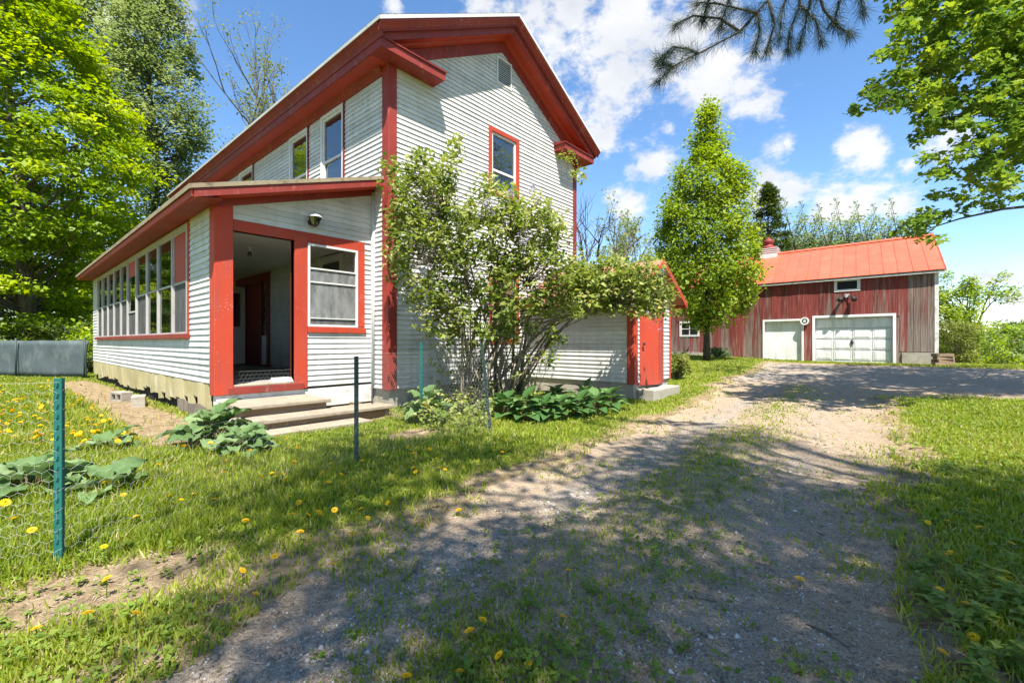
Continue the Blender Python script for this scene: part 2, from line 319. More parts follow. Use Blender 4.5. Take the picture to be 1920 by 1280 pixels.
MT['leaf_lilac'] = leaf_mat('lilac_leaf', [(0, (0.10, 0.15, 0.03)), (0.5, (0.18, 0.24, 0.045)), (0.85, (0.28, 0.33, 0.07)), (1, (0.40, 0.41, 0.16))])
MT['leaf_hosta'] = leaf_mat('hosta_leaf', [(0, (0.05, 0.12, 0.03)), (0.5, (0.08, 0.165, 0.045)), (1, (0.16, 0.26, 0.09))], trans=0.25, rough=0.55, gloss=0.25)
MT['leaf_rhubarb'] = leaf_mat('rhubarb_leaf', [(0, (0.09, 0.16, 0.05)), (0.5, (0.14, 0.22, 0.08)), (1, (0.22, 0.30, 0.13))], trans=0.25, rough=0.6, gloss=0.2)
MT['needle'] = leaf_mat('pine_needle', [(0, (0.02, 0.045, 0.03)), (0.6, (0.04, 0.075, 0.045)), (1, (0.10, 0.09, 0.04))], trans=0.15)
MT['grass'] = leaf_mat('grass_blade', [(0, (0.12, 0.19, 0.024)), (0.4, (0.23, 0.30, 0.028)), (0.75, (0.34, 0.38, 0.05)), (0.9, (0.46, 0.39, 0.17)), (1, (0.54, 0.45, 0.26))], trans=0.4)
MT['weed'] = leaf_mat('weed_leaf', [(0, (0.08, 0.15, 0.022)), (0.5, (0.14, 0.22, 0.03)), (1, (0.24, 0.30, 0.045))], trans=0.35)
MT['straw'] = leaf_mat('dry_straw', [(0, (0.10, 0.07, 0.045)), (0.5, (0.32, 0.25, 0.165)), (1, (0.52, 0.44, 0.33))], trans=0.15)
MT['yellow'] = leaf_mat('dandelion_yellow', [(0, (0.75, 0.46, 0.01)), (1, (0.85, 0.60, 0.015))], trans=0.25)
MT['lilac_flower'] = leaf_mat('lilac_flower', [(0, (0.36, 0.27, 0.42)), (1, (0.58, 0.50, 0.62))], trans=0.3)
MT['ivory'] = leaf_mat('pale_blossom', [(0, (0.6, 0.55, 0.4)), (1, (0.75, 0.70, 0.6))], trans=0.3)
MT['stalk'] = leaf_mat('stalk', [(0, (0.16, 0.12, 0.05)), (1, (0.25, 0.16, 0.06))], trans=0.1)

def barn_mat():
    m, nt, N, L, out = M_new('barn_board')
    v = mapping(N, L, (1, 1, 1), world=True)
    vs_ = mapping(N, L, (9, 9, 0.55), world=True); vf = mapping(N, L, (38, 38, 1.2), world=True)
    s = noise(N, L, 1.0, 7, 0.65, vs_); f_ = noise(N, L, 1.0, 5, 0.6, vf); b = noise(N, L, 0.45, 3, 0.5, v)
    oi = N.new('ShaderNodeObjectInfo')
    red = ramp(N, L, f_.outputs['Fac'], [(0.25, (0.08, 0.019, 0.016)), (0.5, (0.17, 0.038, 0.032)), (0.75, (0.28, 0.085, 0.07))])
    gry = ramp(N, L, f_.outputs['Fac'], [(0.25, (0.11, 0.085, 0.065)), (0.5, (0.23, 0.185, 0.15)), (0.75, (0.38, 0.31, 0.26))])
    g = N.new('ShaderNodeNewGeometry'); sp = N.new('ShaderNodeSeparateXYZ'); L.new(g.outputs['Position'], sp.inputs[0])
    zz = N.new('ShaderNodeMapRange'); L.new(sp.outputs['Z'], zz.inputs[0]); zz.inputs[1].default_value = 0.3; zz.inputs[2].default_value = 2.6; zz.inputs[3].default_value = 0.17; zz.inputs[4].default_value = -0.03
    yy = N.new('ShaderNodeMapRange'); L.new(sp.outputs['Y'], yy.inputs[0]); yy.inputs[1].default_value = -7.8; yy.inputs[2].default_value = -4.5; yy.inputs[3].default_value = 0.2; yy.inputs[4].default_value = 0.0
    a = N.new('ShaderNodeMath'); a.operation = 'ADD'; L.new(s.outputs['Fac'], a.inputs[0]); L.new(zz.outputs[0], a.inputs[1])
    a1 = N.new('ShaderNodeMath'); a1.operation = 'ADD'; L.new(a.outputs[0], a1.inputs[0]); L.new(yy.outputs[0], a1.inputs[1])
    a2 = N.new('ShaderNodeMath'); a2.operation = 'MULTIPLY_ADD'; L.new(oi.outputs['Random'], a2.inputs[0]); a2.inputs[1].default_value = 0.26; L.new(a1.outputs[0], a2.inputs[2])
    a3 = N.new('ShaderNodeMath'); a3.operation = 'MULTIPLY_ADD'; L.new(b.outputs['Fac'], a3.inputs[0]); a3.inputs[1].default_value = 0.25; L.new(a2.outputs[0], a3.inputs[2])
    wr = ramp(N, L, a3.outputs[0], [(0.76, (0, 0, 0)), (1.0, (1, 1, 1))])
    c = mix(N, L, wr.outputs[0], red.outputs[0], gry.outputs[0])
    hv = N.new('ShaderNodeMapRange'); L.new(oi.outputs['Random'], hv.inputs[0]); hv.inputs[3].default_value = 1.25; hv.inputs[4].default_value = 0.8
    hs = N.new('ShaderNodeHueSaturation'); L.new(c, hs.inputs['Color']); L.new(hv.outputs[0], hs.inputs['Value'])
    principled(N, L, out, hs.outputs[0], 0.9, bump(N, L, f_.outputs['Fac'], 0.5, 0.01), 0.2); return m
MT['barn'] = barn_mat()
def metal_roof():
    m, nt, N, L, out = M_new('orange_metal')
    v = mapping(N, L, (1, 1, 1), world=True); n = noise(N, L, 1.6, 9, 0.72, v)
    c = ramp(N, L, n.outputs['Fac'], [(0.25, (0.44, 0.088, 0.045)), (0.5, (0.54, 0.108, 0.052)), (0.75, (0.62, 0.145, 0.078))])
    oi = N.new('ShaderNodeObjectInfo'); rv = N.new('ShaderNodeMapRange'); L.new(oi.outputs['Random'], rv.inputs[0]); rv.inputs[3].default_value = 0.93; rv.inputs[4].default_value = 1.05
    hs = N.new('ShaderNodeHueSaturation'); L.new(c.outputs[0], hs.inputs['Color']); L.new(rv.outputs[0], hs.inputs['Value'])
    n2 = noise(N, L, 2.2, 2, 0.5, v); principled(N, L, out, hs.outputs[0], 0.42, bump(N, L, n2.outputs['Fac'], 0.15, 0.03), 0.4); return m
MT['orange'] = metal_roof()

# ------------------------------------------------------------------ ground and driveway
YL = ([-60, -5, -4.2, -3.7, -3.0, -2.15, -0.5, 2.4, 12.4, 18], [-5.25, -5.15, -4.97, -4.78, -4.5, -4.46, -4.36, -4.02, -3.0, -2.3])
YR = ([-60, -2.5, -0.5, 0.8, 3.5, 6, 8.2, 18], [-7.1, -6.95, -6.75, -6.73, -6.63, -6.45, -6.3, -6.0])
def drive_sd(x, y):                          # >0 inside the driveway, in metres
    n = (fbm(x, y, 0.9, 5, 4) - 0.5) * 0.55
    a = np.minimum(np.interp(x, *YL) - y, y - np.interp(x, *YR)) + n
    a = np.where(x > 17.6, -1, a)
    near = 9.3 + 0.8 * np.sin(y * 0.3) - 0.9 * sstep(-7.6, -6.2, y)
    p = np.minimum(np.minimum(x - near, 17.3 - x), np.minimum(-3.0 - y, y + 45)) + n
    return np.maximum(a, p)
def gz(x, y):
    x = np.asarray(x, float); y = np.asarray(y, float)
    z = 0.03 + 0.26 * sstep(6, 18, x) + 0.15 * sstep(-5, 2, y) * sstep(9, 18, x)
    z = z - np.clip(0.11 * (x - 21.5), 0, 6) + 0.02 * np.clip(y - 14, 0, 40) * 0.3
    d = sstep(-0.15, 0.25, drive_sd(x, y))
    far = 1 - sstep(12, 40, np.hypot(x, y))
    z = z + far * ((fbm(x, y, 0.8, 21, 3) - 0.5) * (0.075 * (1 - d) + 0.02 * d) - 0.035 * d)
    yc = (np.interp(x, *YL) + np.interp(x, *YR)) / 2
    z = z + far * d * (0.045 * np.exp(-((y - yc) / 0.42) ** 2) + 0.02 * (fbm(x, y, 0.35, 29, 2) - 0.5))
    return z
def dryness(x, y):
    # bare worn earth along the porch, a straw patch at the fence, a dug strip by the steps
    p = 1.15 * np.exp(-((x + 3.05) / 0.42) ** 2) * sstep(-1.9, -0.6, y) * (1 - sstep(9, 13, y))
    q = 0.75 * np.exp(-(((x + 4.3) / 0.7) ** 2 + ((y + 4.0) / 0.4) ** 2))
    r = 0.8 * np.exp(-(((x + 0.75) / 0.7) ** 2 + ((y + 0.55) / 0.35) ** 2)) + 0.8 * np.exp(-(((x + 1.1) / 0.5) ** 2 + ((y + 2.2) / 0.3) ** 2))
    s = 0.55 * np.exp(-((drive_sd(x, y) + 0.12) / 0.28) ** 2)
    return np.clip((p + q + r + s) * (0.55 + 0.9 * fbm(x, y, 0.5, 33, 3)), 0, 1)
def axis(a, b, step, lo, hi, g):
    c = list(np.arange(a, b, step)); s = step; v = c[-1]
    while v < hi: s *= g; v += s; c.append(v)
    s = step; v = a; pre = []
    while v > lo: s *= g; v -= s; pre.append(v)
    return np.array(pre[::-1] + c)
def make_ground():
    xs = axis(-6.2, 7.0, 0.07, -700, 900, 1.09); ys = axis(-9.0, 0.6, 0.07, -700, 700, 1.09)
    X, Y = np.meshgrid(xs, ys, indexing='ij'); Z = gz(X, Y); nx, ny = X.shape
    V = np.stack([X, Y, Z], -1).reshape(-1, 3)
    I = np.arange(nx * ny).reshape(nx, ny)
    Fq = np.stack([I[:-1, :-1], I[1:, :-1], I[1:, 1:], I[:-1, 1:]], -1).reshape(-1, 4)
    cx = V[Fq].mean(1); isd = drive_sd(cx[:, 0], cx[:, 1]) > 0
    for nm, sel, mat in (('lawn', ~isd, MT['lawn']), ('driveway', isd, MT['drive'])):
        fq = Fq[sel]; u, inv = np.unique(fq.ravel(), return_inverse=True); P = V[u]
        o = np_mesh(nm, P, inv, 4, mat, smooth=True, kind='structure')
        me = o.data; x, y = P[:, 0], P[:, 1]
        yc = (np.interp(x, *YL) + np.interp(x, *YR)) / 2; hw = (np.interp(x, *YL) - np.interp(x, *YR)) / 2
        wheel = np.exp(-((y - yc - 0.68) / 0.36) ** 2) + 0.72 * np.exp(-((y - yc + 0.62) / 0.3) ** 2); wheel = np.maximum(wheel, sstep(8.6, 10.5, x))
        for an, val in (('wheel', wheel), ('dry', np.maximum(dryness(x, y), np.exp(-(np.clip(-drive_sd(x, y) - 0.02, 0, 9) / 0.13) ** 2) * (0.7 + 0.5 * fbm(x, y, 0.2, 44, 2))))):
            a = me.attributes.new(an, 'FLOAT', 'POINT'); a.data.foreach_set('value', val.astype(np.float32))
def lawn_mat():
    m, nt, N, L, out = M_new('lawn_soil')
    v = mapping(N, L, (1, 1, 1), world=True)
    a = noise(N, L, 0.8, 6, 0.65, v); b = noise(N, L, 9, 6, 0.7, v); f_ = noise(N, L, 60, 4, 0.7, v)
    g = ramp(N, L, a.outputs['Fac'], [(0.3, (0.10, 0.13, 0.02)), (0.5, (0.17, 0.20, 0.025)), (0.72, (0.25, 0.25, 0.06))])
    e = ramp(N, L, b.outputs['Fac'], [(0.3, (0.17, 0.115, 0.068)), (0.5, (0.34, 0.25, 0.16)), (0.7, (0.50, 0.39, 0.265))])
    at_ = N.new('ShaderNodeAttribute'); at_.attribute_name = 'dry'
    k = N.new('ShaderNodeMath'); k.operation = 'MULTIPLY_ADD'; L.new(b.outputs['Fac'], k.inputs[0]); k.inputs[1].default_value = 0.9; 
    k2 = N.new('ShaderNodeMath'); k2.operation = 'MULTIPLY_ADD'; L.new(at_.outputs['Fac'], k2.inputs[0]); k2.inputs[1].default_value = 1.3; k2.inputs[2].default_value = -0.55; L.new(k2.outputs[0], k.inputs[2])
    dr = ramp(N, L, k.outputs[0], [(0.15, (0, 0, 0)), (0.5, (1, 1, 1))])
    c = mix(N, L, dr.outputs[0], g.outputs[0], e.outputs[0])
    c = mix(N, L, 0.35, c, ramp(N, L, f_.outputs['Fac'], [(0.3, (0.04, 0.04, 0.012)), (0.7, (0.24, 0.24, 0.09))]).outputs[0], 'OVERLAY')
    principled(N, L, out, c, 0.95, bump(N, L, f_.outputs['Fac'], 0.8, 0.02), 0.1); return m
def drive_mat():
    m, nt, N, L, out = M_new('gravel_drive')
    v = mapping(N, L, (1, 1, 1), world=True)
    at_ = N.new('ShaderNodeAttribute'); at_.attribute_name = 'wheel'
    vo = N.new('ShaderNodeTexVoronoi'); vo.inputs['Scale'].default_value = 62; L.new(v, vo.inputs['Vector'])
    vo2 = N.new('ShaderNodeTexVoronoi'); vo2.inputs['Scale'].default_value = 145; L.new(v, vo2.inputs['Vector'])
    sp = N.new('ShaderNodeSeparateColor'); L.new(vo.outputs['Color'], sp.inputs[0]); sp2 = N.new('ShaderNodeSeparateColor'); L.new(vo2.outputs['Color'], sp2.inputs[0])
    stone = ramp(N, L, sp.outputs[0], [(0.0, (0.16, 0.14, 0.118)), (0.5, (0.32, 0.285, 0.24)), (0.9, (0.48, 0.435, 0.375)), (1.0, (0.62, 0.58, 0.52))])
    stone2 = ramp(N, L, sp2.outputs[0], [(0.0, (0.13, 0.12, 0.11)), (1.0, (0.42, 0.40, 0.38))])
    sm = mix(N, L, 0.5, stone.outputs[0], stone2.outputs[0])
    b = noise(N, L, 7, 8, 0.72, v); f_ = noise(N, L, 90, 4, 0.7, v); a = noise(N, L, 1.3, 6, 0.65, v)
    dirt = ramp(N, L, b.outputs['Fac'], [(0.3, (0.17, 0.115, 0.068)), (0.5, (0.36, 0.26, 0.165)), (0.7, (0.52, 0.40, 0.27))])
    dd = mix(N, L, 0.5, dirt.outputs[0], ramp(N, L, f_.outputs['Fac'], [(0.35, (0.10, 0.07, 0.045)), (0.65, (0.55, 0.45, 0.33))]).outputs[0])
    k = N.new('ShaderNodeMath'); k.operation = 'MULTIPLY_ADD'; L.new(a.outputs['Fac'], k.inputs[0]); k.inputs[1].default_value = 1.5
    k2 = N.new('ShaderNodeMath'); k2.operation = 'MULTIPLY_ADD'; L.new(at_.outputs['Fac'], k2.inputs[0]); k2.inputs[1].default_value = 0.75; k2.inputs[2].default_value = -0.75; L.new(k2.outputs[0], k.inputs[2])
    wf = ramp(N, L, k.outputs[0], [(0.40, (0, 0, 0)), (1.0, (0.75, 0.75, 0.75))])
    c = mix(N, L, wf.outputs[0], dd, sm)
    hh = N.new('ShaderNodeMath'); hh.operation = 'MULTIPLY_ADD'; L.new(vo.outputs['Distance'], hh.inputs[0]); hh.inputs[1].default_value = -0.8; L.new(f_.outputs['Fac'], hh.inputs[2])
    principled(N, L, out, c, 0.95, bump(N, L, hh.outputs[0], 0.9, 0.014), 0.15); return m
MT['lawn'] = lawn_mat(); MT['drive'] = drive_mat()
make_ground()

def hill(name, pts, depth_thick, mat, label=None):
    pass

# ------------------------------------------------------------------ farmhouse
HOUSE = empty('farmhouse', (0, 0, 0.03), 'white clapboard farmhouse with red trim, gabled roof and long lean-to porch', 'house')
EXPO = 0.088
def clapboards(parent, plane, sgn, at_c, rows, mat, joined=None, kind=None):
    """rows: list of (z, [(a0,a1),...]) ; plane 'x' or 'y'; sgn = outward direction of the face; at_c = face coordinate"""
    mbj = MB()
    for (z, segs) in rows:
        for (a0, a1) in segs:
            if a1 - a0 < 0.02: continue
            t = 0.024 + random.uniform(-0.002, 0.002); j = random.uniform(-0.002, 0.002)
            j *= 2; zb, zt = z + j, z + EXPO + 0.012 + j
            c0 = at_c; out = at_c + sgn * t; top = at_c + sgn * 0.004
            if plane == 'y': p = lambda a, c, zz: (a, c, zz)
            else: p = lambda a, c, zz: (c, a, zz)
            A = [p(a0, c0, zb), p(a0, out, zb), p(a0, top, zt), p(a0, c0, zt)]; B = [p(a1, c0, zb), p(a1, out, zb), p(a1, top, zt), p(a1, c0, zt)]
            if joined: mbj.prism(A, B)
            else: MB().prism(A, B).build('clapboard', mat, parent)
    if joined and mbj.v: mbj.build(joined, mat, parent, kind='stuff')
def cutseg(segs, a0, a1):
    o = []
    for (s0, s1) in segs:
        if a1 <= s0 or a0 >= s1: o.append((s0, s1)); continue
        if s0 < a0: o.append((s0, a0))
        if a1 < s1: o.append((a1, s1))
    return o
def rows_for(z0, z1, span, holes):
    """span(z)->(a0,a1); holes: (a0,a1,z0,z1)"""
    r = []; z = z0
    while z < z1 - 0.03:
        s = span(z)
        if s:
            segs = [s]
            for (h0, h1, hz0, hz1) in holes:
                if z + EXPO * 0.5 > hz0 and z + EXPO * 0.5 < hz1: segs = cutseg(segs, h0, h1)
            r.append((z, segs))
        z += EXPO
    return r
def core(mb, plane, c0, c1, a0, a1, z0, z1, holes):
    """solid wall slab with rectangular holes"""
    As = sorted({a0, a1, *[h for H in holes for h in H[:2] if a0 < h < a1]}); Zs = sorted({z0, z1, *[h for H in holes for h in H[2:] if z0 < h < z1]})
    for i in range(len(As) - 1):
        for j in range(len(Zs) - 1):
            ma, mz = (As[i] + As[i + 1]) / 2, (Zs[j] + Zs[j + 1]) / 2
            if any(h[0] < ma < h[1] and h[2] < mz < h[3] for h in holes): continue
            if plane == 'y': mb.box((As[i], c0, Zs[j]), (As[i + 1], c1, Zs[j + 1]))
            else: mb.box((c0, As[i], Zs[j]), (c1, As[i + 1], Zs[j + 1]))
def frame_rect(mb, plane, c0, c1, a0, a1, z0, z1, wd, wt=None, wb=None):
    wt = wd if wt is None else wt; wb = wd if wb is None else wb
    def b(x0, x1, y0, y1):
        if plane == 'y': mb.box((x0, c0, y0), (x1, c1, y1))
        else: mb.box((c0, x0, y0), (c1, x1, y1))
    b(a0, a0 + wd, z0, z1); b(a1 - wd, a1, z0, z1); b(a0 + wd, a1 - wd, z1 - wt, z1); b(a0 + wd, a1 - wd, z0, z0 + wb)
def sash_window(parent, plane, face, sgn, a0, a1, z0, z1, casing_mat, cw, name='window', rail=None, glass=None, cas_out=0.03):
    """double-hung window: casing (the part), sash, meeting rail and two panes as sub-parts"""
    mb = MB(); frame_rect(mb, plane, face + sgn * cas_out, face - sgn * 0.10, a0, a1, z0, z1, cw)
    wpart = mb.build(name, casing_mat, parent, bevel=0.004)
    i0, i1, j0, j1 = a0 + cw, a1 - cw, z0 + cw, z1 - cw; rail = rail if rail else (j0 + j1) / 2
    mb = MB(); frame_rect(mb, plane, face + sgn * 0.004, face - sgn * 0.05, i0, i1, j0, j1, 0.055); mb.build('sash', MT['white_trim'], wpart, bevel=0.003)
    mb = MB()
    if plane == 'y': mb.box((i0 + 0.055, face - sgn * 0.008, rail - 0.025), (i1 - 0.055, face - sgn * 0.05, rail + 0.025))
    else: mb.box((face - sgn * 0.008, i0 + 0.055, rail - 0.025), (face - sgn * 0.05, i1 - 0.055, rail + 0.025))
    mb.build('meeting_rail', MT['white_trim'], wpart)
    for (q0, q1, off) in ((j0 + 0.055, rail - 0.025, 0.035), (rail + 0.025, j1 - 0.055, 0.022)):
        mb = MB()
        if plane == 'y': mb.box((i0 + 0.05, face - sgn * off, q0 - 0.005), (i1 - 0.05, face - sgn * (off + 0.006), q1 + 0.005))
        else: mb.box((face - sgn * off, i0 + 0.05, q0 - 0.005), (face - sgn * (off + 0.006), i1 - 0.05, q1 + 0.005))
        mb.build('pane', glass or MT['glass'], wpart)
    return wpart

HW, HL = 5.88, 12.6                     # main block
EAV, RDG, MID, OV = 6.43, 8.31, 2.94, 0.5
SL = (RDG - EAV) / (MID + OV)
def ztop(X): return RDG - SL * abs(X - MID)
def main_block():
    P = HOUSE
    MB().box((0.03, 0.03, -0.4), (HW - 0.03, HL, 0.345)).build('foundation', MT['concrete'], P)
    gw = [(2.49, 3.51, 4.42, 5.9), (2.5, 3.5, 1.15, 2.75)]
    vent = (2.75, 3.24, 6.92, 7.52)
    mb = MB(); core(mb, 'y', 0.0, 0.14, 0.0, HW, 0.345, 6.2, gw)
    tri = [(0.0, 0, 6.2), (HW, 0, 6.2), (HW, 0, ztop(HW) - 0.35), (MID, 0, ztop(MID) - 0.3), (0, 0, ztop(0) - 0.35)]
    mb.prism(tri, [(p[0], 0.14, p[2]) for p in tri])
    wall = mb.build('gable_wall', MT['white'], P)
    def span(z):
        if z < 5.9: return (0.14, HW - 0.12)
        k = (RDG - 0.52 - z) / SL
        return (max(MID - k, 0.14), min(MID + k, HW - 0.12)) if k > 0.05 else None
    clapboards(wall, 'y', -1, 0.0, rows_for(0.36, 7.95, span, gw + [vent]), MT['white'])
    for g, r in zip(gw, (4.98, 1.95)): sash_window(P, 'y', 0.0, -1, *g, MT['red'], 0.10, rail=r)
    # louvred vent
    mb = MB(); frame_rect(mb, 'y', -0.035, 0.0, *vent, 0.035); v = mb.build('gable_vent', MT['white_trim'], P)
    MB().box((vent[0] + .035, -0.006, vent[2] + .035), (vent[1] - .035, -0.001, vent[3] - .035)).build('backing', MT['pipe'], v)
    z = vent[2] + 0.045
    while z < vent[3] - 0.06:
        MB().prism([(vent[0] + .037, -0.03, z), (vent[0] + .037, -0.008, z + 0.03), (vent[0] + .037, -0.008, z + 0.034), (vent[0] + .037, -0.03, z + 0.007)],
                   [(vent[1] - .037, -0.03, z), (vent[1] - .037, -0.008, z + 0.03), (vent[1] - .037, -0.008, z + 0.034), (vent[1] - .037, -0.03, z + 0.007)]).build('slat', MT['white_trim'], v); z += 0.046
    # long side wall above the porch roof and inside the porch
    sw = [(1.53, 2.50, 4.35, 5.93), (3.08, 4.06, 4.35, 5.93), (6.30, 7.38, 4.35, 5.93), (9.2, 10.2, 4.35, 5.93)]
    inside = [(1.6, 2.62, 1.5, 3.05), (5.17, 7.56, 0.6, 2.92)]
    mb = MB(); core(mb, 'x', 0.0, 0.14, 0.14, HL, 0.345, 6.2, sw + inside); side = mb.build('side_wall', MT['white'], P)
    for i, s in enumerate(((0.17, 1.53), (2.50, 3.08), (4.06, 6.30))):
        clapboards(side, 'x', -1, 0.0, rows_for(4.15 if i else 3.98, 5.93, lambda z: s, []), MT['white'])
    clapboards(side, 'x', -1, 0.0, rows_for(4.15, 5.93, lambda z: (7.38, 9.2), []) + rows_for(4.15, 5.93, lambda z: (10.2, HL), []), MT['white'], joined='far_siding')
    clapboards(side, 'x', -1, 0.0, rows_for(0.36, 3.95, lambda z: (0.17, 0.485), []), MT['white'], joined='corner_siding')
    clapboards(side, 'x', -1, 0.0, rows_for(0.62, 2.9, lambda z: (0.6, 12.2), inside), MT['white'], joined='porch_siding')
    for i, g in enumerate(sw): sash_window(P, 'x', 0.0, -1, *g, MT['white_trim'], 0.075, rail=4.95)
    for g in sw:   # narrow red edge beside each casing
        MB().box((-0.045, g[0] - 0.035, 4.2), (-0.001, g[0] - 0.002, 5.93)).build('red_edge', MT['dark_red'], P)
    MB().box((HW - 0.14, 0.14, 0.345), (HW, HL - 0.14, 6.2)).build('rear_wall', MT['white'], P)
    mb = MB().box((0, HL - 0.14, 0.345), (HW, HL, 6.2)); tri2 = [(p[0], HL - 0.14, p[2]) for p in tri]; mb.prism(tri2, [(p[0], HL, p[2]) for p in tri2]); mb.build('far_gable_wall', MT['white'], P)
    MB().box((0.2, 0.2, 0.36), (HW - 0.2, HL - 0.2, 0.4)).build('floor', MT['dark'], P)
    MB().box((0.9, 0.16, 0.42), (0.95, HL - 0.2, 6.0)).build('shade_backing', MT['dark'], P)  # near-black sheets stand in for the unlit rooms behind the panes
    MB().box((0.15, 0.9, 0.42), (HW - 0.2, 0.95, 6.0)).build('shade_backing', MT['dark'], P)
    # corner pilasters
    MB().box((-0.035, -0.035, 0.34), (0.145, 0.165, 6.07)).build('corner_pilaster', MT['red_worn_shaded'], P, bevel=0.006)
    MB().box((HW - 0.125, -0.035, 0.34), (HW + 0.035, 0.165, 6.07)).build('corner_pilaster', MT['red_worn_shaded'], P, bevel=0.006)
    # eave cornices
    for s, x0 in ((-1, 0.0), (1, HW)):
        y0, y1 = -0.36, HL + 0.36
        X = lambda d: x0 + s * d
        so = MB().box((X(0.0), 0.0, 6.07), (X(0.37), y1, 6.095)).build('eave_soffit', MT['red'], P)
        MB().box((X(0.35), y0 + 0.012, 6.06), (X(0.385), y1, 6.215)).build('eave_fascia', MT['red_worn_shaded'], P, bevel=0.004)
        pr = [(X(0.385), 6.2), (X(0.40), 6.2), (X(0.415), 6.26), (X(0.46), 6.33), (X(0.5), 6.36), (X(0.5), 6.40), (X(0.40), 6.43)]
        MB().prism([(a, -0.42, b) for a, b in pr], [(a, y1 + 0.05, b) for a, b in pr]).build('crown_moulding', MT['red_worn_shaded'], P)
        fz = [(X(0.0), 5.94), (X(0.03), 5.94), (X(0.05), 6.0), (X(0.11), 6.068), (X(0.0), 6.068)]
        MB().prism([(a, 0.166, b) for a, b in fz], [(a, HL - 0.02, b) for a, b in fz]).build('bed_moulding', MT['red_worn_shaded'], P)
        MB().box((X(0.495), -0.5, 6.372), (X(0.512), y1 + 0.14, 6.43)).build('drip_edge', MT['drip'], P)
        # return across the gable
        e0, e1 = (X(0.372), x0 - s * 0.98)
        r = MB().box((X(0.383), -0.362, 6.06), (e1, -0.34, 6.2)).box((X(0.36), -0.339, 6.07), (e1, -0.002, 6.093)).box((e1, -0.338, 6.1), (e1 + s * 0.02, -0.002, 6.2)).build('cornice_return', MT['red_worn_shaded'], P)
        MB().prism([(X(0.40), -0.385, 6.202), (X(0.40), -0.001, 6.202), (X(0.40), -0.001, 6.29), (X(0.40), -0.385, 6.23)], [(e1 - s * 0.03, -0.385, 6.202), (e1 - s * 0.03, -0.001, 6.202), (e1 - s * 0.03, -0.001, 6.29), (e1 - s * 0.03, -0.385, 6.23)]).build('return_cap', MT['dark_red'], r)
    # rake cornices: sections swept up each slope, mitred at the ridge
    secs = [('rake_drip_edge', MT['white_trim'], [(-0.506, 0.0), (-0.518, 0.0), (-0.518, 0.062), (-0.506, 0.062)], -0.5),
            ('rake_crown', MT['red_worn_shaded'], [(-0.45, 0.055), (-0.503, 0.055), (-0.503, 0.10), (-0.46, 0.145), (-0.43, 0.20), (-0.41, 0.20)], -0.48),
            ('rake_ledge', MT['red_worn_shaded'], [(-0.36, 0.195), (-0.425, 0.203), (-0.425, 0.228), (-0.36, 0.228)], -0.40),
            ('rake_fascia', MT['red_worn_shaded'], [(-0.33, 0.225), (-0.365, 0.2285), (-0.365, 0.355), (-0.33, 0.355)], -0.36),
            ('rake_soffit', MT['red'], [(0.0, 0.31), (-0.328, 0.31), (-0.328, 0.335), (0.0, 0.335)], -0.30),
            ('rake_bed_moulding', MT['red'], [(0.0, 0.336), (-0.12, 0.336), (-0.10, 0.375), (-0.045, 0.40), (0.0, 0.41)], -0.1),
            ('rake_frieze', MT['red_worn_shaded'], [(0.0, 0.40), (-0.034, 0.412), (-0.034, 0.64), (0.0, 0.64)], 0.15)]
    for (nm, mt, sec, xs) in secs:
        for s in (-1, 1):
            xa = xs if s < 0 else HW - xs
            A = [(xa, y, ztop(xa) - n) for (y, n) in sec]; B = [(MID, y, ztop(MID) - n) for (y, n) in sec]
            MB().prism(A, B).build(nm, mt, P)
    # roof slabs
    for s in (-1, 1):
        xa = -OV if s < 0 else HW + OV
        sec = [(-0.5, 0.0), (HL + 0.5, 0.0), (HL + 0.5, 0.05), (-0.5, 0.05)]
        rf = MB().prism([(xa, y, ztop(xa) - n + 0.002) for (y, n) in sec], [(MID, y, ztop(MID) - n + 0.002) for (y, n) in sec]).build('roof', MT['shingle'], P)
        mb = MB(); nrow = 26
        for k in range(nrow):      # shingle courses
            t0, t1 = k / nrow, (k + 1.15) / nrow; t1 = min(t1, 1)
            x0 = xa + (MID - xa) * t0; x1 = xa + (MID - xa) * t1
            y = -0.505
            while y < HL + 0.5:
                L_ = 0.3; j = random.uniform(0, 0.006)
                mb.prism([(x0, y, ztop(x0) + 0.006), (x0, y, ztop(x0) + 0.018 + j), (x1, y, ztop(x1) + 0.008), (x1, y, ztop(x1) + 0.003)],
                         [(x0, y + L_ - 0.008, ztop(x0) + 0.006), (x0, y + L_ - 0.008, ztop(x0) + 0.018 + j), (x1, y + L_ - 0.008, ztop(x1) + 0.008), (x1, y + L_ - 0.008, ztop(x1) + 0.003)]); y += L_
        mb.build('shingles', MT['shingle'], rf, kind='stuff')
main_block()

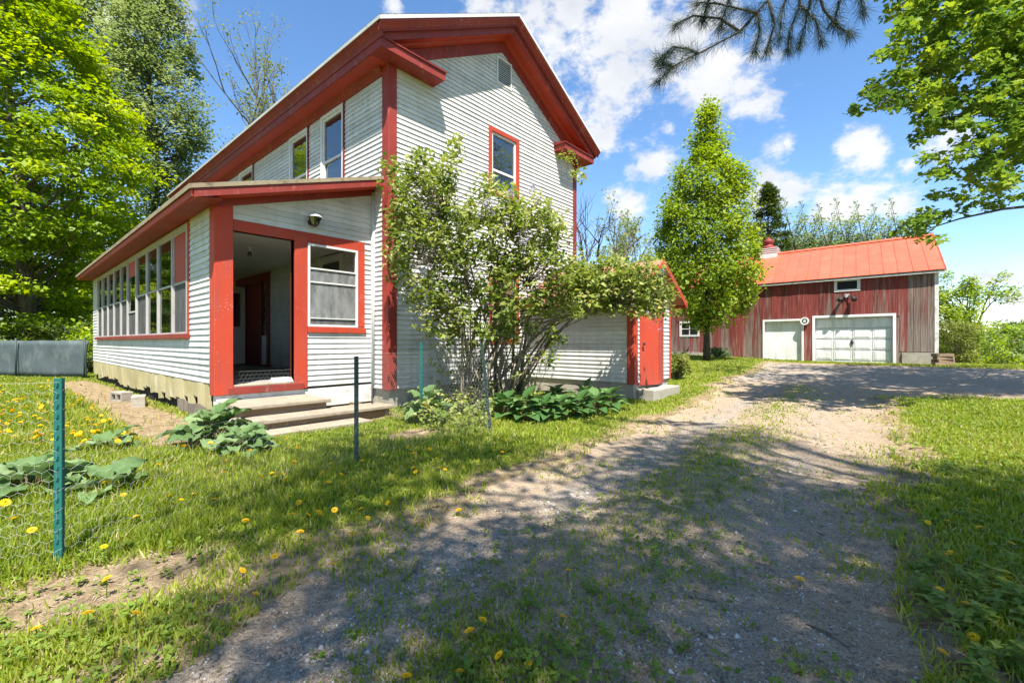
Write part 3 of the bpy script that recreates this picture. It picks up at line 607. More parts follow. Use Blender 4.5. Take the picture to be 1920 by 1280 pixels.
# ---- porch
PX, PY0, PY1 = -2.53, 0.49, 12.3
PT = lambda X: 4.13 + 0.305 * X          # top of the lean-to roof
def porch():
    P = HOUSE
    # roof and its trim
    for nm, mt, sec, x0, x1 in (('porch_roof', MT['shingle'], [(0.13, -0.05), (12.65, -0.05), (12.65, -0.002), (0.13, -0.002)], -2.9, 0.0),
                        ('porch_rake_edge', MT['roof_edge'], [(0.105, -0.055), (0.128, -0.055), (0.128, 0.004), (0.105, 0.004)], -2.9, -0.0),
                        ('porch_rake_fascia', MT['red_worn_shaded'], [(0.12, -0.17), (0.145, -0.17), (0.145, -0.052), (0.12, -0.0555)], -2.86, -0.0),
                        ('porch_rake_soffit', MT['red'], [(0.146, -0.165), (0.47, -0.165), (0.47, -0.14), (0.146, -0.14)], -2.85, -0.0),
                        ('porch_rake_frieze', MT['red_worn_shaded'], [(0.44, -0.265), (0.488, -0.265), (0.488, -0.166), (0.44, -0.166)], -2.53, -0.0)):
        MB().prism([(x0, y, PT(x0) + n) for (y, n) in sec], [(x1, y, PT(x1) + n) for (y, n) in sec]).build(nm, mt, P)
    MB().box((-2.915, 0.12, PT(-2.9) - 0.06), (-2.901, 12.65, PT(-2.9) + 0.004)).build('porch_eave_edge', MT['roof_edge'], P)
    MB().prism([(-2.885, 0.14, 3.10), (-2.86, 0.14, 3.10), (-2.86, 0.14, 3.20), (-2.885, 0.14, 3.195)], [(-2.885, 12.6, 3.10), (-2.86, 12.6, 3.10), (-2.86, 12.6, 3.20), (-2.885, 12.6, 3.195)]).build('porch_eave_fascia', MT['red'], P)
    y = 0.47
    while y < 12.5:          # eave soffit boards
        y1 = min(y + 2.4, 12.6)
        MB().prism([(-2.859, y, 3.105), (PX, y, 3.125), (PX, y, 3.145), (-2.859, y, 3.125)], [(-2.859, y1 - .006, 3.105), (PX, y1 - .006, 3.125), (PX, y1 - .006, 3.145), (-2.859, y1 - .006, 3.125)]).build('eave_soffit_board', MT['red_worn_shaded'], P); y = y1
    MB().prism([(-2.859, 0.15, 3.106), (PX, 0.15, 3.126), (PX, 0.15, 3.145), (-2.859, 0.15, 3.125)], [(-2.859, .465, 3.106), (PX, .465, 3.126), (PX, .465, 3.145), (-2.859, .465, 3.125)]).build('eave_soffit_board', MT['red_worn_shaded'], P)
    # end wall: posts, beams, window, clapboards
    MB().box((PX - 0.012, PY0 - 0.03, 0.43), (-2.30, 0.67, 3.13)).prism([(PX, PY0 - 0.028, 3.128), (-2.302, PY0 - 0.028, 3.128), (-2.302, PY0 - 0.028, 3.25), (PX, PY0 - 0.028, 3.19)], [(PX, 0.6, 3.128), (-2.302, 0.6, 3.128), (-2.302, 0.6, 3.25), (PX, 0.6, 3.19)]).build('corner_post', MT['red'], P, bevel=0.006)
    MB().box((-2.298, PY0 - 0.02, 2.81), (-0.19, PY0 + 0.10, 2.97)).build('beam', MT['red'], P, bevel=0.004)
    MB().box((-1.43, PY0 - 0.034, 0.445), (-1.225, PY0 + 0.12, 2.895)).build('door_post', MT['red'], P, bevel=0.006)
    MB().box((-2.36, PY0 - 0.045, 0.43), (-1.28, PY0 + 0.10, 0.535)).build('door_sill', MT['red_worn_shaded'], P, bevel=0.008)
    MB().box((-2.295, PY0 - 0.04, 0.537), (-1.435, PY0 + 0.16, 0.565)).build('threshold', MT['step'], P, bevel=0.006)
    win = (-1.222, -0.19, 1.345, 2.86)
    mb = MB(); mb.box((-0.335, PY0 - 0.022, 1.46), (-0.19, PY0 + 0.08, 2.808)); mb.box((-1.223, PY0 - 0.05, 1.345), (-0.18, PY0 + 0.08, 1.44)); wp = mb.build('porch_end_window', MT['red'], P, bevel=0.004)
    mb = MB(); frame_rect(mb, 'y', PY0 - 0.045, PY0 + 0.0, -1.222, -0.337, 1.445, 2.80, 0.035); mb.build('sash', MT['white_trim'], wp)
    MB().box((-1.187, PY0 - 0.035, 2.385), (-0.372, PY0 - 0.005, 2.41)).build('rail', MT['white_trim'], wp)
    MB().box((-1.187, PY0 - 0.035, 2.165), (-0.372, PY0 - 0.005, 2.185)).build('rail', MT['white_trim'], wp)
    MB().box((-1.187, PY0 - 0.035, 1.575), (-0.372, PY0 - 0.005, 1.59)).build('rail', MT['white_trim'], wp)
    MB().box((-1.187, PY0 - 0.018, 1.59), (-0.372, PY0 - 0.014, 2.39)).build('screen', MT['screen'], wp)
    MB().box((-1.187, PY0 - 0.018, 1.48), (-0.372, PY0 - 0.014, 1.575)).build('screen', MT['film'], wp)
    holes = [(-2.3, -1.43, 0.5, 2.81), (-1.222, -0.335, 1.46, 2.81)]
    mb = MB(); core(mb, 'y', PY0, PY0 + 0.10, PX + 0.02, 0.0, 0.46, 3.1, holes)
    A = [(-2.5, 3.1), (0, 3.1), (0, PT(0) - 0.2), (-2.5, PT(-2.5) - 0.2)]
    mb.prism([(a, PY0, b) for a, b in A], [(a, PY0 + 0.1, b) for a, b in A]); ew = mb.build('porch_end_wall', MT['white'], P)
    def span(z):
        if z < 1.34: return (-1.222, -0.065)
        if z < 2.9: return (-0.19, -0.065)
        return (max(-2.3, (z + 0.24 - 4.13) / 0.305), -0.065) if z < 3.86 else None
    clapboards(ew, 'y', -1, PY0, rows_for(0.475, 2.90, span, []) + rows_for(2.972, 3.85, span, []), MT['white'])
    MB().tube([(-0.032, PY0 - 0.045, 3.9), (-0.032, PY0 - 0.045, 0.42)], 0.034, 10).build('downspout', MT['white_trim'], P, smooth=True)
    MB().box((-0.066, PY0 - 0.028, 0.46), (-0.001, PY0 - 0.002, 3.88)).build('corner_board', MT['white_trim'], P)
    MB().box((PX + 0.02, PY0 - 0.006, 0.12), (-0.03, PY0 + 0.12, 0.428)).build('porch_base', MT['dirt_white'], P)
    # side wall
    sw = MB(); core(sw, 'x', PX, PX + 0.10, 0.6, PY1, 0.55, 3.12, [(1.75, 11.42, 1.33, 3.0)]); side = sw.build('porch_side_wall', MT['white'], P)
    r = []
    for (z, s) in rows_for(0.60, 1.23, lambda z: (0.672, PY1 + 0.02), []):
        c = sorted([0.672, random.uniform(3.5, 5.5), random.uniform(7.5, 9.5), PY1 + 0.02]); r.append((z, [(c[i] + (0.002 if i else 0), c[i + 1]) for i in range(3)]))
    clapboards(side, 'x', -1, PX, r, MT['white'])
    clapboards(side, 'x', -1, PX, rows_for(1.216, 3.11, lambda z: (0.672, 1.66), []), MT['white'])
    clapboards(side, 'x', -1, PX, rows_for(1.216, 3.11, lambda z: (11.46, PY1 + 0.02), []), MT['white'], joined='far_siding')
    MB().box((PX - 0.03, 1.66, 1.33), (PX - 0.001, 1.75, 3.10)).build('window_band_edge', MT['red'], P)
    MB().box((PX - 0.075, 1.62, 1.245), (PX + 0.11, 11.45, 1.325)).build('window_band_sill', MT['red_worn_shaded'], P, bevel=0.006)
    ms = [1.79, 2.71, 3.76, 4.71, 5.75, 6.74, 7.60, 8.57, 9.52, 10.48, 11.38]
    for i, y in enumerate(ms): MB().box((PX - 0.03, y - 0.035, 1.327), (PX + 0.05, y + 0.035, 3.02)).build('mullion', MT['shaded_trim'], P, bevel=0.003)
    MB().box((PX - 0.028, 1.755, 3.021), (PX + 0.05, 11.42, 3.10)).build('window_band_head', MT['shaded_trim'], P)
    for i in range(len(ms) - 1):
        a, b = ms[i] + 0.036, ms[i + 1] - 0.036
        bay = MB(); frame_rect(bay, 'x', PX - 0.012, PX + 0.02, a, b, 1.328, 3.019, 0.028); bp = bay.build('porch_bay', MT['shaded_trim'], P)
        zr = 2.17 if i != 4 else 1.86
        MB().box((PX - 0.014, a + 0.028, zr - 0.017), (PX + 0.02, b - 0.028, zr + 0.017)).build('rail', MT['shaded_trim'], bp)
        MB().box((PX + 0.002, a + 0.026, 1.35), (PX + 0.006, b - 0.026, zr)).build('film', MT['film'] if i not in (1, 2) else MT['porch_glass'], bp)
        if i == 0: MB().box((PX + 0.002, a + 0.026, zr), (PX + 0.012, b - 0.026, 3.0)).build('red_panel', MT['red'], bp)
        elif i == 4:
            MB().box((PX + 0.002, a + 0.026, zr), (PX + 0.006, b - 0.026, 2.66)).build('pane', MT['porch_glass'], bp); MB().box((PX + 0.002, a + 0.026, 2.66), (PX + 0.012, b - 0.026, 3.0)).build('red_panel', MT['red'], bp)
        else: MB().box((PX + 0.002, a + 0.026, zr), (PX + 0.006, b - 0.026, 3.0)).build('pane', MT['porch_glass'], bp)
    MB().box((PX, PY1 - 0.12, 0.5), (-0.02, PY1, 4.0 - 0.9)).build('porch_far_wall', MT['white'], P)
    MB().box((PX + 0.11, PY0 + 0.12, 0.50), (-0.02, PY1 - 0.13, 0.555)).build('porch_floor', MT['porch_floor'], P)
    MB().box((PX + 0.105, PY0 + 0.105, 2.99), (-0.02, PY1 - 0.125, 3.03)).build('porch_ceiling', MT['ceiling'], P)
    # entrance inside the porch: red frame, sidelights and the door standing open
    d = MB(); frame_rect(d, 'x', -0.05, 0.02, 5.17, 7.56, 0.56, 2.95, 0.16, 0.22, 0.05); dp = d.build('entrance', MT['red_worn_shaded'], P)
    for y in (5.75, 6.92): MB().box((-0.045, y - 0.06, 0.61), (0.02, y + 0.06, 2.73)).build('jamb', MT['red_worn_shaded'], dp)
    for (y0, y1) in ((5.33, 5.69), (6.98, 7.40)):
        MB().box((-0.03, y0, 0.61), (0.0, y1, 1.35)).build('sidelight_panel', MT['white_trim'], dp); MB().box((-0.015, y0, 1.351), (-0.01, y1, 2.73)).build('sidelight', MT['glass'], dp)
    MB().box((-0.006, 5.82, 0.60), (0.03, 6.85, 2.72)).build('inner_door', MT['dark_red'], dp)
    MB().box((-0.62, 6.80, 0.60), (-0.05, 6.845, 2.68)).build('storm_door', MT['white_trim'], dp)
    MB().box((-0.48, 6.79, 1.6), (-0.18, 6.8, 2.5)).build('storm_door_pane', MT['glass'], dp)
    MB().lathe((-0.57, 6.775, 1.6), [(0.03, 0.0), (0.035, 0.015), (0.02, 0.03)], 10, 'y').build('door_handle', MT['black'], dp)
    sash_window(P, 'x', 0.0, -1, 1.6, 2.62, 1.5, 3.05 - 0.08, MT['white_trim'], 0.09, rail=2.25)
    # skirt under the clapboards, lattice near the corner
    y = 0.70
    while y < 12.25:
        wd = random.uniform(0.2, 0.34); y1 = min(y + wd, 12.28); zb = 0.20 + random.uniform(-0.06, 0.10) + (0.05 if y < 2.2 else 0) - 0.06 * sstep(6, 12, y); s = random.uniform(0, 0.015)
        MB().prism([(PX + 0.0 - s, y, zb), (PX + 0.03, y, zb), (PX + 0.03, y, 0.585), (PX - 0.012 - s, y, 0.585)], [(PX - s, y1 - .006, zb + random.uniform(-.03, .03)), (PX + 0.03, y1 - .006, zb), (PX + 0.03, y1 - .006, 0.585), (PX - 0.012 - s, y1 - .006, 0.585)]).build('skirt_board', MT['skirt'], P); y = y1
    MB().box((PX + 0.06, 0.6, -0.2), (PX + 0.2, 12.25, 0.5)).build('skirt_backing', MT['dark'], P)  # near-black sheet stands in for the shade below the porch
    mb = MB(); y = 0.66
    while y < 2.3: mb.box((PX - 0.035, y, gz(PX, y) - 0.02), (PX - 0.02, y + 0.028, 0.25 + 0.02 * math.sin(y * 7))); y += 0.052
    for z in (0.08, 0.2): mb.box((PX - 0.019, 0.66, z), (PX - 0.006, 2.3, z + 0.028))
    mb.build('lattice', MT['grey_wood'], P, kind='stuff')
porch()

# ---- entry wing in front of the gable
def wing():
    P = HOUSE; X0, X1, Y0 = 3.86, 5.62, -2.73; EV, PK, XM = 2.08, 2.93, 4.80; s_ = (PK - EV) / (XM - 3.5)
    zt = lambda X: PK - s_ * abs(X - XM)
    MB().box((X0 + 0.02, Y0 + 0.02, -0.3), (X1 - 0.02, 0.02, 0.35)).build('wing_foundation', MT['concrete'], P)
    door = (4.08, 5.29, 0.3, 2.12)
    mb = MB(); core(mb, 'y', Y0, Y0 + 0.1, X0, X1, 0.35, zt(X0) - 0.08, [door]); T = [(X0, zt(X0) - 0.08), (X1, zt(X0) - 0.08), (X1, zt(X1) - 0.06), (XM, PK - 0.06), (X0, zt(X0) - 0.06)]
    mb.prism([(a, Y0, b) for a, b in T], [(a, Y0 + 0.1, b) for a, b in T]); we = mb.build('wing_end_wall', MT['white'], P)
    def spn(z):
        k = (PK - 0.14 - z) / s_; return (max(X0 + 0.13, XM - k), min(X1 - 0.03, XM + k)) if k > 0.05 else None
    clapboards(we, 'y', -1, Y0, rows_for(0.37, 2.8, spn, [door]), MT['white'], joined='wing_siding')
    wf = MB().box((X0, Y0 + 0.1, 0.35), (X0 + 0.1, 0.0, zt(X0) - 0.08)).build('wing_side_wall', MT['white'], P)
    clapboards(wf, 'x', -1, X0, rows_for(0.37, zt(X0) - 0.12, lambda z: (Y0 + 0.14, -0.02), []), MT['white'])
    MB().box((X1 - 0.1, Y0 + 0.1, 0.35), (X1, 0.0, zt(X1) - 0.08)).build('wing_far_wall', MT['white'], P)
    MB().box((X0 - 0.035, Y0 - 0.035, 0.34), (X0 + 0.12, Y0 + 0.13, zt(X0) - 0.07)).build('wing_pilaster', MT['red'], P, bevel=0.005)
    MB().box((X1 - 0.03, Y0 - 0.035, 0.34), (X1 + 0.03, Y0 + 0.1, zt(X1) - 0.07)).build('wing_pilaster', MT['red'], P, bevel=0.005)
    # red door folded to a proud edge, shaped so one leaf lights, one shades
    for nm, a, b in (('door_leaf', (4.08, Y0 - 0.01), (4.66, Y0 - 0.17)), ('door_leaf', (4.664, Y0 - 0.17), (5.29, Y0 - 0.01))):
        MB().hexa([(a[0], a[1], 0.30), (b[0], b[1], 0.30), (b[0], b[1] + 0.04, 0.30), (a[0], a[1] + 0.04, 0.30), (a[0], a[1], 2.10), (b[0], b[1], 2.10), (b[0], b[1] + 0.04, 2.10), (a[0], a[1] + 0.04, 2.10)]).build(nm, MT['red'], P)
    MB().box((4.1, Y0 + 0.02, 0.3), (5.28, Y0 + 0.06, 2.12)).build('door_backing', MT['dark_red'], P)
    MB().lathe((4.16, Y0 - 0.07, 1.15), [(0.012, -0.03), (0.03, -0.03), (0.035, 0.0), (0.012, 0.01)], 10, 'y').build('door_knob', MT['black'], P)
    MB().box((4.02, Y0 - 0.36, -0.1), (5.34, Y0 + 0.01, 0.24)).build('door_step', MT['concrete'], P, bevel=0.02)
    for s in (-1, 1):
        xa = 3.5 if s < 0 else 2 * XM - 3.5
        sec = [(Y0 - 0.22, 0.0), (-0.04, 0.0), (-0.04, 0.04), (Y0 - 0.22, 0.04)]
        rf = MB().prism([(xa, y, zt(xa) - n) for y, n in sec], [(XM, y, zt(XM) - n) for y, n in sec]).build('wing_roof', MT['wing_roof'], P)
        y = Y0 - 0.2
        while y < -0.1: MB().prism([(xa, y, zt(xa) + .001), (xa, y + .02, zt(xa) + .001), (xa, y + .01, zt(xa) + .03)], [(XM, y, PK + .001), (XM, y + .02, PK + .001), (XM, y + .01, PK + .03)]).build('seam', MT['wing_roof'], rf); y += 0.4
        sec = [(Y0 - 0.245, -0.01), (Y0 - 0.221, -0.01), (Y0 - 0.221, 0.12), (Y0 - 0.245, 0.12)]
        MB().prism([(xa, y, zt(xa) - n) for y, n in sec], [(XM, y, zt(XM) - n) for y, n in sec]).build('wing_rake', MT['red'], P)
        MB().box((xa, Y0 - 0.2, EV - 0.1), (xa + s * -0.02, -0.05, EV - 0.042)).build('wing_eave_board', MT['red'], P)
wing()

# ---- things about the porch door
def steps_and_small():
    S = empty('door_steps', (-1.9, -0.3, 0.05), 'three broad tan concrete steps below the open porch doorway', 'steps')
    for (x0, x1, y0, z) in ((-2.5, -1.27, -0.42, 0.355), (-2.62, -0.42, -0.78, 0.205), (-2.66, -1.0, -1.08, 0.075)):
        MB().box((x0, y0, z - 0.055), (x1, PY0 - 0.05 if z > .3 else y0 + 0.5, z)).build('tread', MT['step'], S, bevel=0.012)
        MB().box((x0 + 0.04, y0 + 0.075, z - 0.17), (x1 - 0.04, y0 + 0.12, z - 0.056)).box((x0 + 0.04, y0 + 0.12, z - 0.17), (x0 + 0.09, PY0 - 0.06, z - 0.056)).box((x1 - 0.09, y0 + 0.12, z - 0.17), (x1 - 0.04, PY0 - 0.06, z - 0.056)).build('riser', MT['riser'], S)
    Lc = onY(583, 415, PY0 - 0.02); 
    T = empty('wall_lantern', (Lc[0], PY0 - 0.02, Lc[2]), 'black carriage lantern on the clapboards above the porch window', 'lantern')
    MB().lathe((Lc[0], PY0 - 0.02, Lc[2] - 0.02), [(0.055, 0.0), (0.055, -0.02), (0.02, -0.035)], 12, 'y').build('wall_plate', MT['black'], T)
    c = (Lc[0], PY0 - 0.16, Lc[2])
    MB().tube([(c[0], PY0 - 0.03, c[2] + 0.0), (c[0], PY0 - 0.08, c[2] + 0.10), (c[0], PY0 - 0.15, c[2] + 0.10)], 0.01, 8).build('arm', MT['black'], T)
    MB().lathe(c, [(0.125, 0.035), (0.12, 0.045), (0.06, 0.085), (0.03, 0.10), (0.012, 0.12), (0.018, 0.135), (0.004, 0.15)], 12).build('cap', MT['galv'], T, smooth=False)
    MB().lathe(c, [(0.05, -0.085), (0.095, 0.03)], 6).build('glass', MT['glass'], T)
    for k in range(6):
        a = k * math.pi / 3
        MB().tube([(c[0] + 0.052 * math.cos(a), c[1] + 0.052 * math.sin(a), c[2] - 0.09), (c[0] + 0.1 * math.cos(a), c[1] + 0.1 * math.sin(a), c[2] + 0.035)], 0.006, 5).build('glazing_bar', MT['black'], T)
    MB().lathe(c, [(0.015, -0.115), (0.035, -0.1), (0.06, -0.085), (0.055, -0.08)], 10).build('base', MT['black'], T)
    b = at(468, 480, 8.6)
    B = empty('ceiling_lamp', (b[0], b[1], 2.99), 'bare glass bulb in a white socket under the porch ceiling', 'lamp')
    MB().lathe((b[0], b[1], 2.99), [(0.055, 0.0), (0.055, -0.03), (0.025, -0.05), (0.025, -0.09)][::-1], 12).build('socket', MT['white_trim'], B, smooth=True)
    MB().lathe((b[0], b[1], 2.90), [(0.004, -0.105), (0.03, -0.09), (0.04, -0.06), (0.03, -0.025), (0.018, 0.0)], 12).build('bulb', MT['glass'], B, smooth=True)
    W = empty('folded_paper_stack', (-1.58, PY0 - 0.0, 0.565), 'low white stack of folded sheets on the porch threshold', 'paper stack')
    for k in range(3): MB().box((-1.74 + .01 * k, PY0 - 0.03 + 0.006 * k, 0.566 + 0.022 * k), (-1.45 - .008 * k, PY0 + 0.15, 0.587 + 0.022 * k)).build('sheet', MT['white_trim'], W, bevel=0.004)
    for i, (x, y, rz, lb) in enumerate(((-2.93, 4.75, 0.3, 'tan concrete block lying by the porch skirt, the farther of two'), (-2.84, 3.72, -0.2, 'tan concrete block lying by the porch skirt, the nearer of two'))):
        z = gz(x, y) - 0.01
        Bk = empty('concrete_block', (x, y, z), lb, 'block', 'concrete blocks by the porch skirt')
        c_, s_ = math.cos(rz), math.sin(rz)
        def q(mb): mb.v = [(x + (p[0]) * c_ - p[1] * s_, y + p[0] * s_ + p[1] * c_, z + p[2]) for p in mb.v]; return mb
        q(MB().box((-0.1, -0.2, 0), (0.1, 0.2, 0.045)).box((-0.1, -0.2, 0.155), (0.1, 0.2, 0.2)).box((-0.1, -0.2, 0.0455), (0.1, -0.16, 0.1545)).box((-0.1, 0.16, 0.0455), (0.1, 0.2, 0.1545)).box((-0.1, -0.02, 0.0455), (0.1, 0.02, 0.1545))).build('shell', MT['concrete'], Bk, bevel=0.006)
    # white curtains hanging behind two porch bays
    for k, (y0, y1, lb) in enumerate(((2.75, 3.55, 'thin pale curtain gathered behind the porch window nearest the red panel'), (3.85, 4.6, 'thin pale curtain hanging behind the third porch window'))):
        Cn = empty('curtain', (PX + 0.2, (y0 + y1) / 2, 1.33), lb, 'curtain', 'porch curtains')
        n = 26; V = []; Fc = []
        for i in range(n + 1):
            t = i / n
            for j in range(6):
                u = j / 5; yy = (y0 + y1) / 2 + (t - 0.5) * (y1 - y0) * (0.55 + 0.45 * abs(1 - 1.3 * u) if k == 0 else 1 - 0.35 * u)
                V.append((PX + 0.2 + 0.03 * math.sin(t * 24 + k) * (0.5 + u * .5), yy, 2.1 + 0.03 * math.cos(t * 12) - u * 0.74))
        for i in range(n):
            for j in range(5): a = i * 6 + j; Fc.append((a, a + 1, a + 7, a + 6))
        MB().add(V, Fc).build('cloth', MT['curtain'], Cn, smooth=True)
        MB().tube([(PX + 0.2, y0, 2.14), (PX + 0.2, y1, 2.14)], 0.008, 6).build('rod', MT['white_trim'], Cn)
steps_and_small()

# ------------------------------------------------------------------ barn
BD0 = 17.8
BU = (FW + RT * (120 - 960) / F); BU = BU / np.linalg.norm(BU)
BV = (FW + RT * (1600 - 960) / F); BV = BV / np.linalg.norm(BV)
BP = CAM + BD0 * (FW + RT * (1757 - 960) / F); BP[2] = 0.0
def ub(px): t = (px - 960) / F; return (0.93435 - t) * BD0 / (0.98476 + t) * 1.4035
def bz(px, py): return 1.2 + (640 - py) * (BD0 + ub(px) / 1.4035) / F
def W(u, v, z): return tuple(BP + BU * u + BV * v + UP * z)
def bbox(mb, u0, u1, v0, v1, z0, z1):
    return mb.hexa([W(u0, v0, z0), W(u1, v0, z0), W(u1, v1, z0), W(u0, v1, z0), W(u0, v0, z1), W(u1, v0, z1), W(u1, v1, z1), W(u0, v1, z1)])
def barn():
    LN, HV = 13.6, 3.3; EZ, RZ = 4.0, 5.95; OVb = 0.2
    zr = lambda v: RZ - (RZ - EZ) * abs(v - HV) / (HV + OVb)
    g0 = float(gz(BP[0], BP[1]))
    B = empty('barn', (BP[0], BP[1], 0.25), 'weathered red plank barn with bright orange-red metal roof and white garage doors', 'barn')
    big = (ub(1674), ub(1528), 0.0, bz(1672, 592)); sml = (ub(1503), ub(1434), 0.0, bz(1440, 603))
    winU = (ub(1612), ub(1565), bz(1590, 546), bz(1590, 523)); winL = (ub(1421), ub(1380), bz(1410, 556), bz(1410, 536)); winS = (ub(1311), ub(1275), bz(1293, 631), bz(1293, 602))
    holes = [big, sml, winU, winL, winS]
    fw = MB()
    As = sorted({0.0, LN, *[h for H in holes for h in H[:2]]}); Zs = sorted({0.0, EZ, *[h for H in holes for h in H[2:]]})
    for i in range(len(As) - 1):
        for j in range(len(Zs) - 1):
            ma, mz = (As[i] + As[i + 1]) / 2, (Zs[j] + Zs[j + 1]) / 2
            if any(h[0] < ma < h[1] and h[2] < mz < h[3] for h in holes): continue
            bbox(fw, As[i], As[i + 1], 0.0, 0.1, Zs[j], Zs[j + 1])
    fwall = fw.build('front_wall', MT['barn'], B)
    # vertical planks
    u = 0.08
    while u < LN - 0.05:
        wd = random.uniform(0.17, 0.25); u1 = min(u + wd, LN)
        gxy = W(u, 0, 0); zb = float(gz(gxy[0], gxy[1])) + random.uniform(0.0, 0.06)
        if u < 1.05: zb = bz(1730, 660) + random.uniform(-0.02, 0.03)
        segs = [(zb, EZ + 0.02)]
        for h in holes:
            if u1 > h[0] and u < h[1]: segs = cutseg(segs, h[2], h[3])
        for (a, b) in segs:
            if b - a < 0.05: continue
            t = random.uniform(0.016, 0.03); bbox(MB(), u + 0.004, u1 - 0.004, -t, -0.001, a, b).build('plank', MT['barn'], fwall)
        u = u1
    # right end wall, back wall, left end
    for u_, nm in ((0.0, 'end_wall'), (LN - 0.1, 'far_end_wall')):
        pr = [(0.1, 0.0), (2 * HV, 0.0), (2 * HV, EZ), (HV, RZ - 0.1), (0.1, EZ)]
        ew = MB().prism([W(u_, v, z) for v, z in pr], [W(u_ + 0.1, v, z) for v, z in pr]).build(nm, MT['barn'], B)
        if nm == 'end_wall':
            v = 0.1
            while v < 2 * HV - 0.1:
                v1 = min(v + 0.22, 2 * HV); MB().prism([W(-0.02, v, 0.5), W(-0.02, v1 - .008, 0.5), W(-0.02, v1 - .008, zr(v1) - 0.15), W(-0.02, v, zr(v) - 0.15)], [W(-0.001, v, 0.5), W(-0.001, v1 - .008, 0.5), W(-0.001, v1 - .008, zr(v1) - 0.15), W(-0.001, v, zr(v) - 0.15)]).build('plank', MT['barn'], ew); v = v1
    bbox(MB(), 0.0, LN, 2 * HV - 0.1, 2 * HV, 0.0, EZ).build('back_wall', MT['barn'], B)
    bbox(bbox(MB(), -0.03, 0.075, -0.045, -0.002, 0.5, EZ + 0.02), -0.045, -0.0205, -0.04, 0.14, 0.5, EZ + 0.02).build('corner_board', MT['dirt_white'], B)
    bbox(MB(), -0.04, 1.05, -0.07, 0.06, 0.0, bz(1730, 661)).build('foundation', MT['concrete'], B)
    bbox(MB(), 8.6, 11.5, -0.06, 0.06, 0.0, 0.62).build('foundation', MT['concrete'], B)
    # roof panels with raised seams
    for s in (-1, 1):
        ve = -OVb if s < 0 else 2 * HV + OVb
        u = -0.22; base = MB().prism([W(-0.2, ve, zr(-OVb) - 0.06), W(-0.2, HV, RZ - 0.06), W(-0.2, HV, RZ - 0.01), W(-0.2, ve, zr(-OVb) - 0.01)], [W(LN + 0.2, ve, zr(-OVb) - 0.06), W(LN + 0.2, HV, RZ - 0.06), W(LN + 0.2, HV, RZ - 0.01), W(LN + 0.2, ve, zr(-OVb) - 0.01)]).build('roof', MT['grey_wood'], B)
        k = 0
        while u < LN + 0.2:
            u1 = u + 0.46; z0, z1 = zr(-OVb), RZ
            mb = MB(); vv = ve - s * 0.0 + s * 0.02
            mb.prism([W(u, vv, z0 - 0.012), W(u, HV, z1), W(u, HV, z1 + 0.012), W(u, vv, z0)], [W(u1, vv, z0 - 0.012), W(u1, HV, z1), W(u1, HV, z1 + 0.012), W(u1, vv, z0)])
            mb.prism([W(u - 0.014, vv, z0), W(u + 0.014, vv, z0), W(u + 0.008, vv, z0 + 0.03), W(u - 0.008, vv, z0 + 0.03)], [W(u - 0.014, HV, z1 + .012), W(u + 0.014, HV, z1 + .012), W(u + 0.008, HV, z1 + 0.042), W(u - 0.008, HV, z1 + 0.042)])
            mb.build('roof_panel', MT['orange'], base); u = u1
        MB().prism([W(-0.245, ve, zr(-OVb) + 0.05), W(-0.245, HV, RZ + 0.06), W(-0.245, HV, RZ - 0.07), W(-0.245, ve, zr(-OVb) - 0.08)], [W(-0.226, ve, zr(-OVb) + 0.05), W(-0.226, HV, RZ + 0.06), W(-0.226, HV, RZ - 0.07), W(-0.226, ve, zr(-OVb) - 0.08)]).build('rake_trim', MT['orange'], B)
    MB().prism([W(-0.24, HV - 0.16, RZ - 0.03), W(-0.24, HV, RZ + 0.075), W(-0.24, HV + 0.16, RZ - 0.03)], [W(LN + 0.2, HV - 0.16, RZ - 0.03), W(LN + 0.2, HV, RZ + 0.075), W(LN + 0.2, HV + 0.16, RZ - 0.03)]).build('ridge_cap', MT['orange'], B)
    bbox(MB(), -0.2, LN + 0.2, -OVb + 0.01, -OVb + 0.035, zr(-OVb) - 0.125, zr(-OVb) - 0.065).build('eave_board', MT['dirt_white'], B)
    bbox(MB(), -0.15, LN + 0.15, -OVb + 0.036, -0.001, zr(-OVb) - 0.10, zr(-OVb) - 0.08).build('soffit', MT['grey_wood'], B)
    # garage door of raised panels
    def fr(mb, h, wd, v0, v1, bottom=False):
        bbox(mb, h[0] - wd, h[0], v0, v1, h[2], h[3] + wd); bbox(mb, h[1], h[1] + wd, v0, v1, h[2], h[3] + wd); bbox(mb, h[0], h[1], v0, v1, h[3], h[3] + wd)
        if bottom: bbox(mb, h[0], h[1], v0, v1, h[2], h[2] + wd)
        return mb
    gd = fr(MB(), (big[0], big[1], 0.2, big[3]), 0.10, -0.05, 0.19).build('garage_door', MT['door_white'], B, bevel=0.004)
    bbox(MB(), big[0], big[1], 0.15, 0.19, 0.2, big[3]).build('door_slab', MT['door_white'], gd)
    nc, nr_ = 4, 4; z0 = 0.36; pw = (big[1] - big[0]) / nc; ph = (big[3] - z0) / nr_
    for i in range(nc):
        for j in range(nr_):
            a, b, c, d = big[0] + i * pw + 0.05, big[0] + (i + 1) * pw - 0.05, z0 + j * ph + 0.045, z0 + (j + 1) * ph - 0.045; ins = 0.05
            o = [(a, c), (b, c), (b, d), (a, d)]; inn = [(a + ins, c + ins), (b - ins, c + ins), (b - ins, d - ins), (a + ins, d - ins)]
            mb = MB(); fr(mb, (a + 0.0, b, c, d), 0.018, 0.132, 0.1495, True); mb.prism([W(p, 0.1495, q) for p, q in o], [W(p, 0.13, q) for p, q in inn]); mb.build('panel', MT['door_white'], gd)
        bbox(MB(), big[0] + 0.01, big[1] - 0.01, 0.1485, 0.1495, 0, 0.01) 
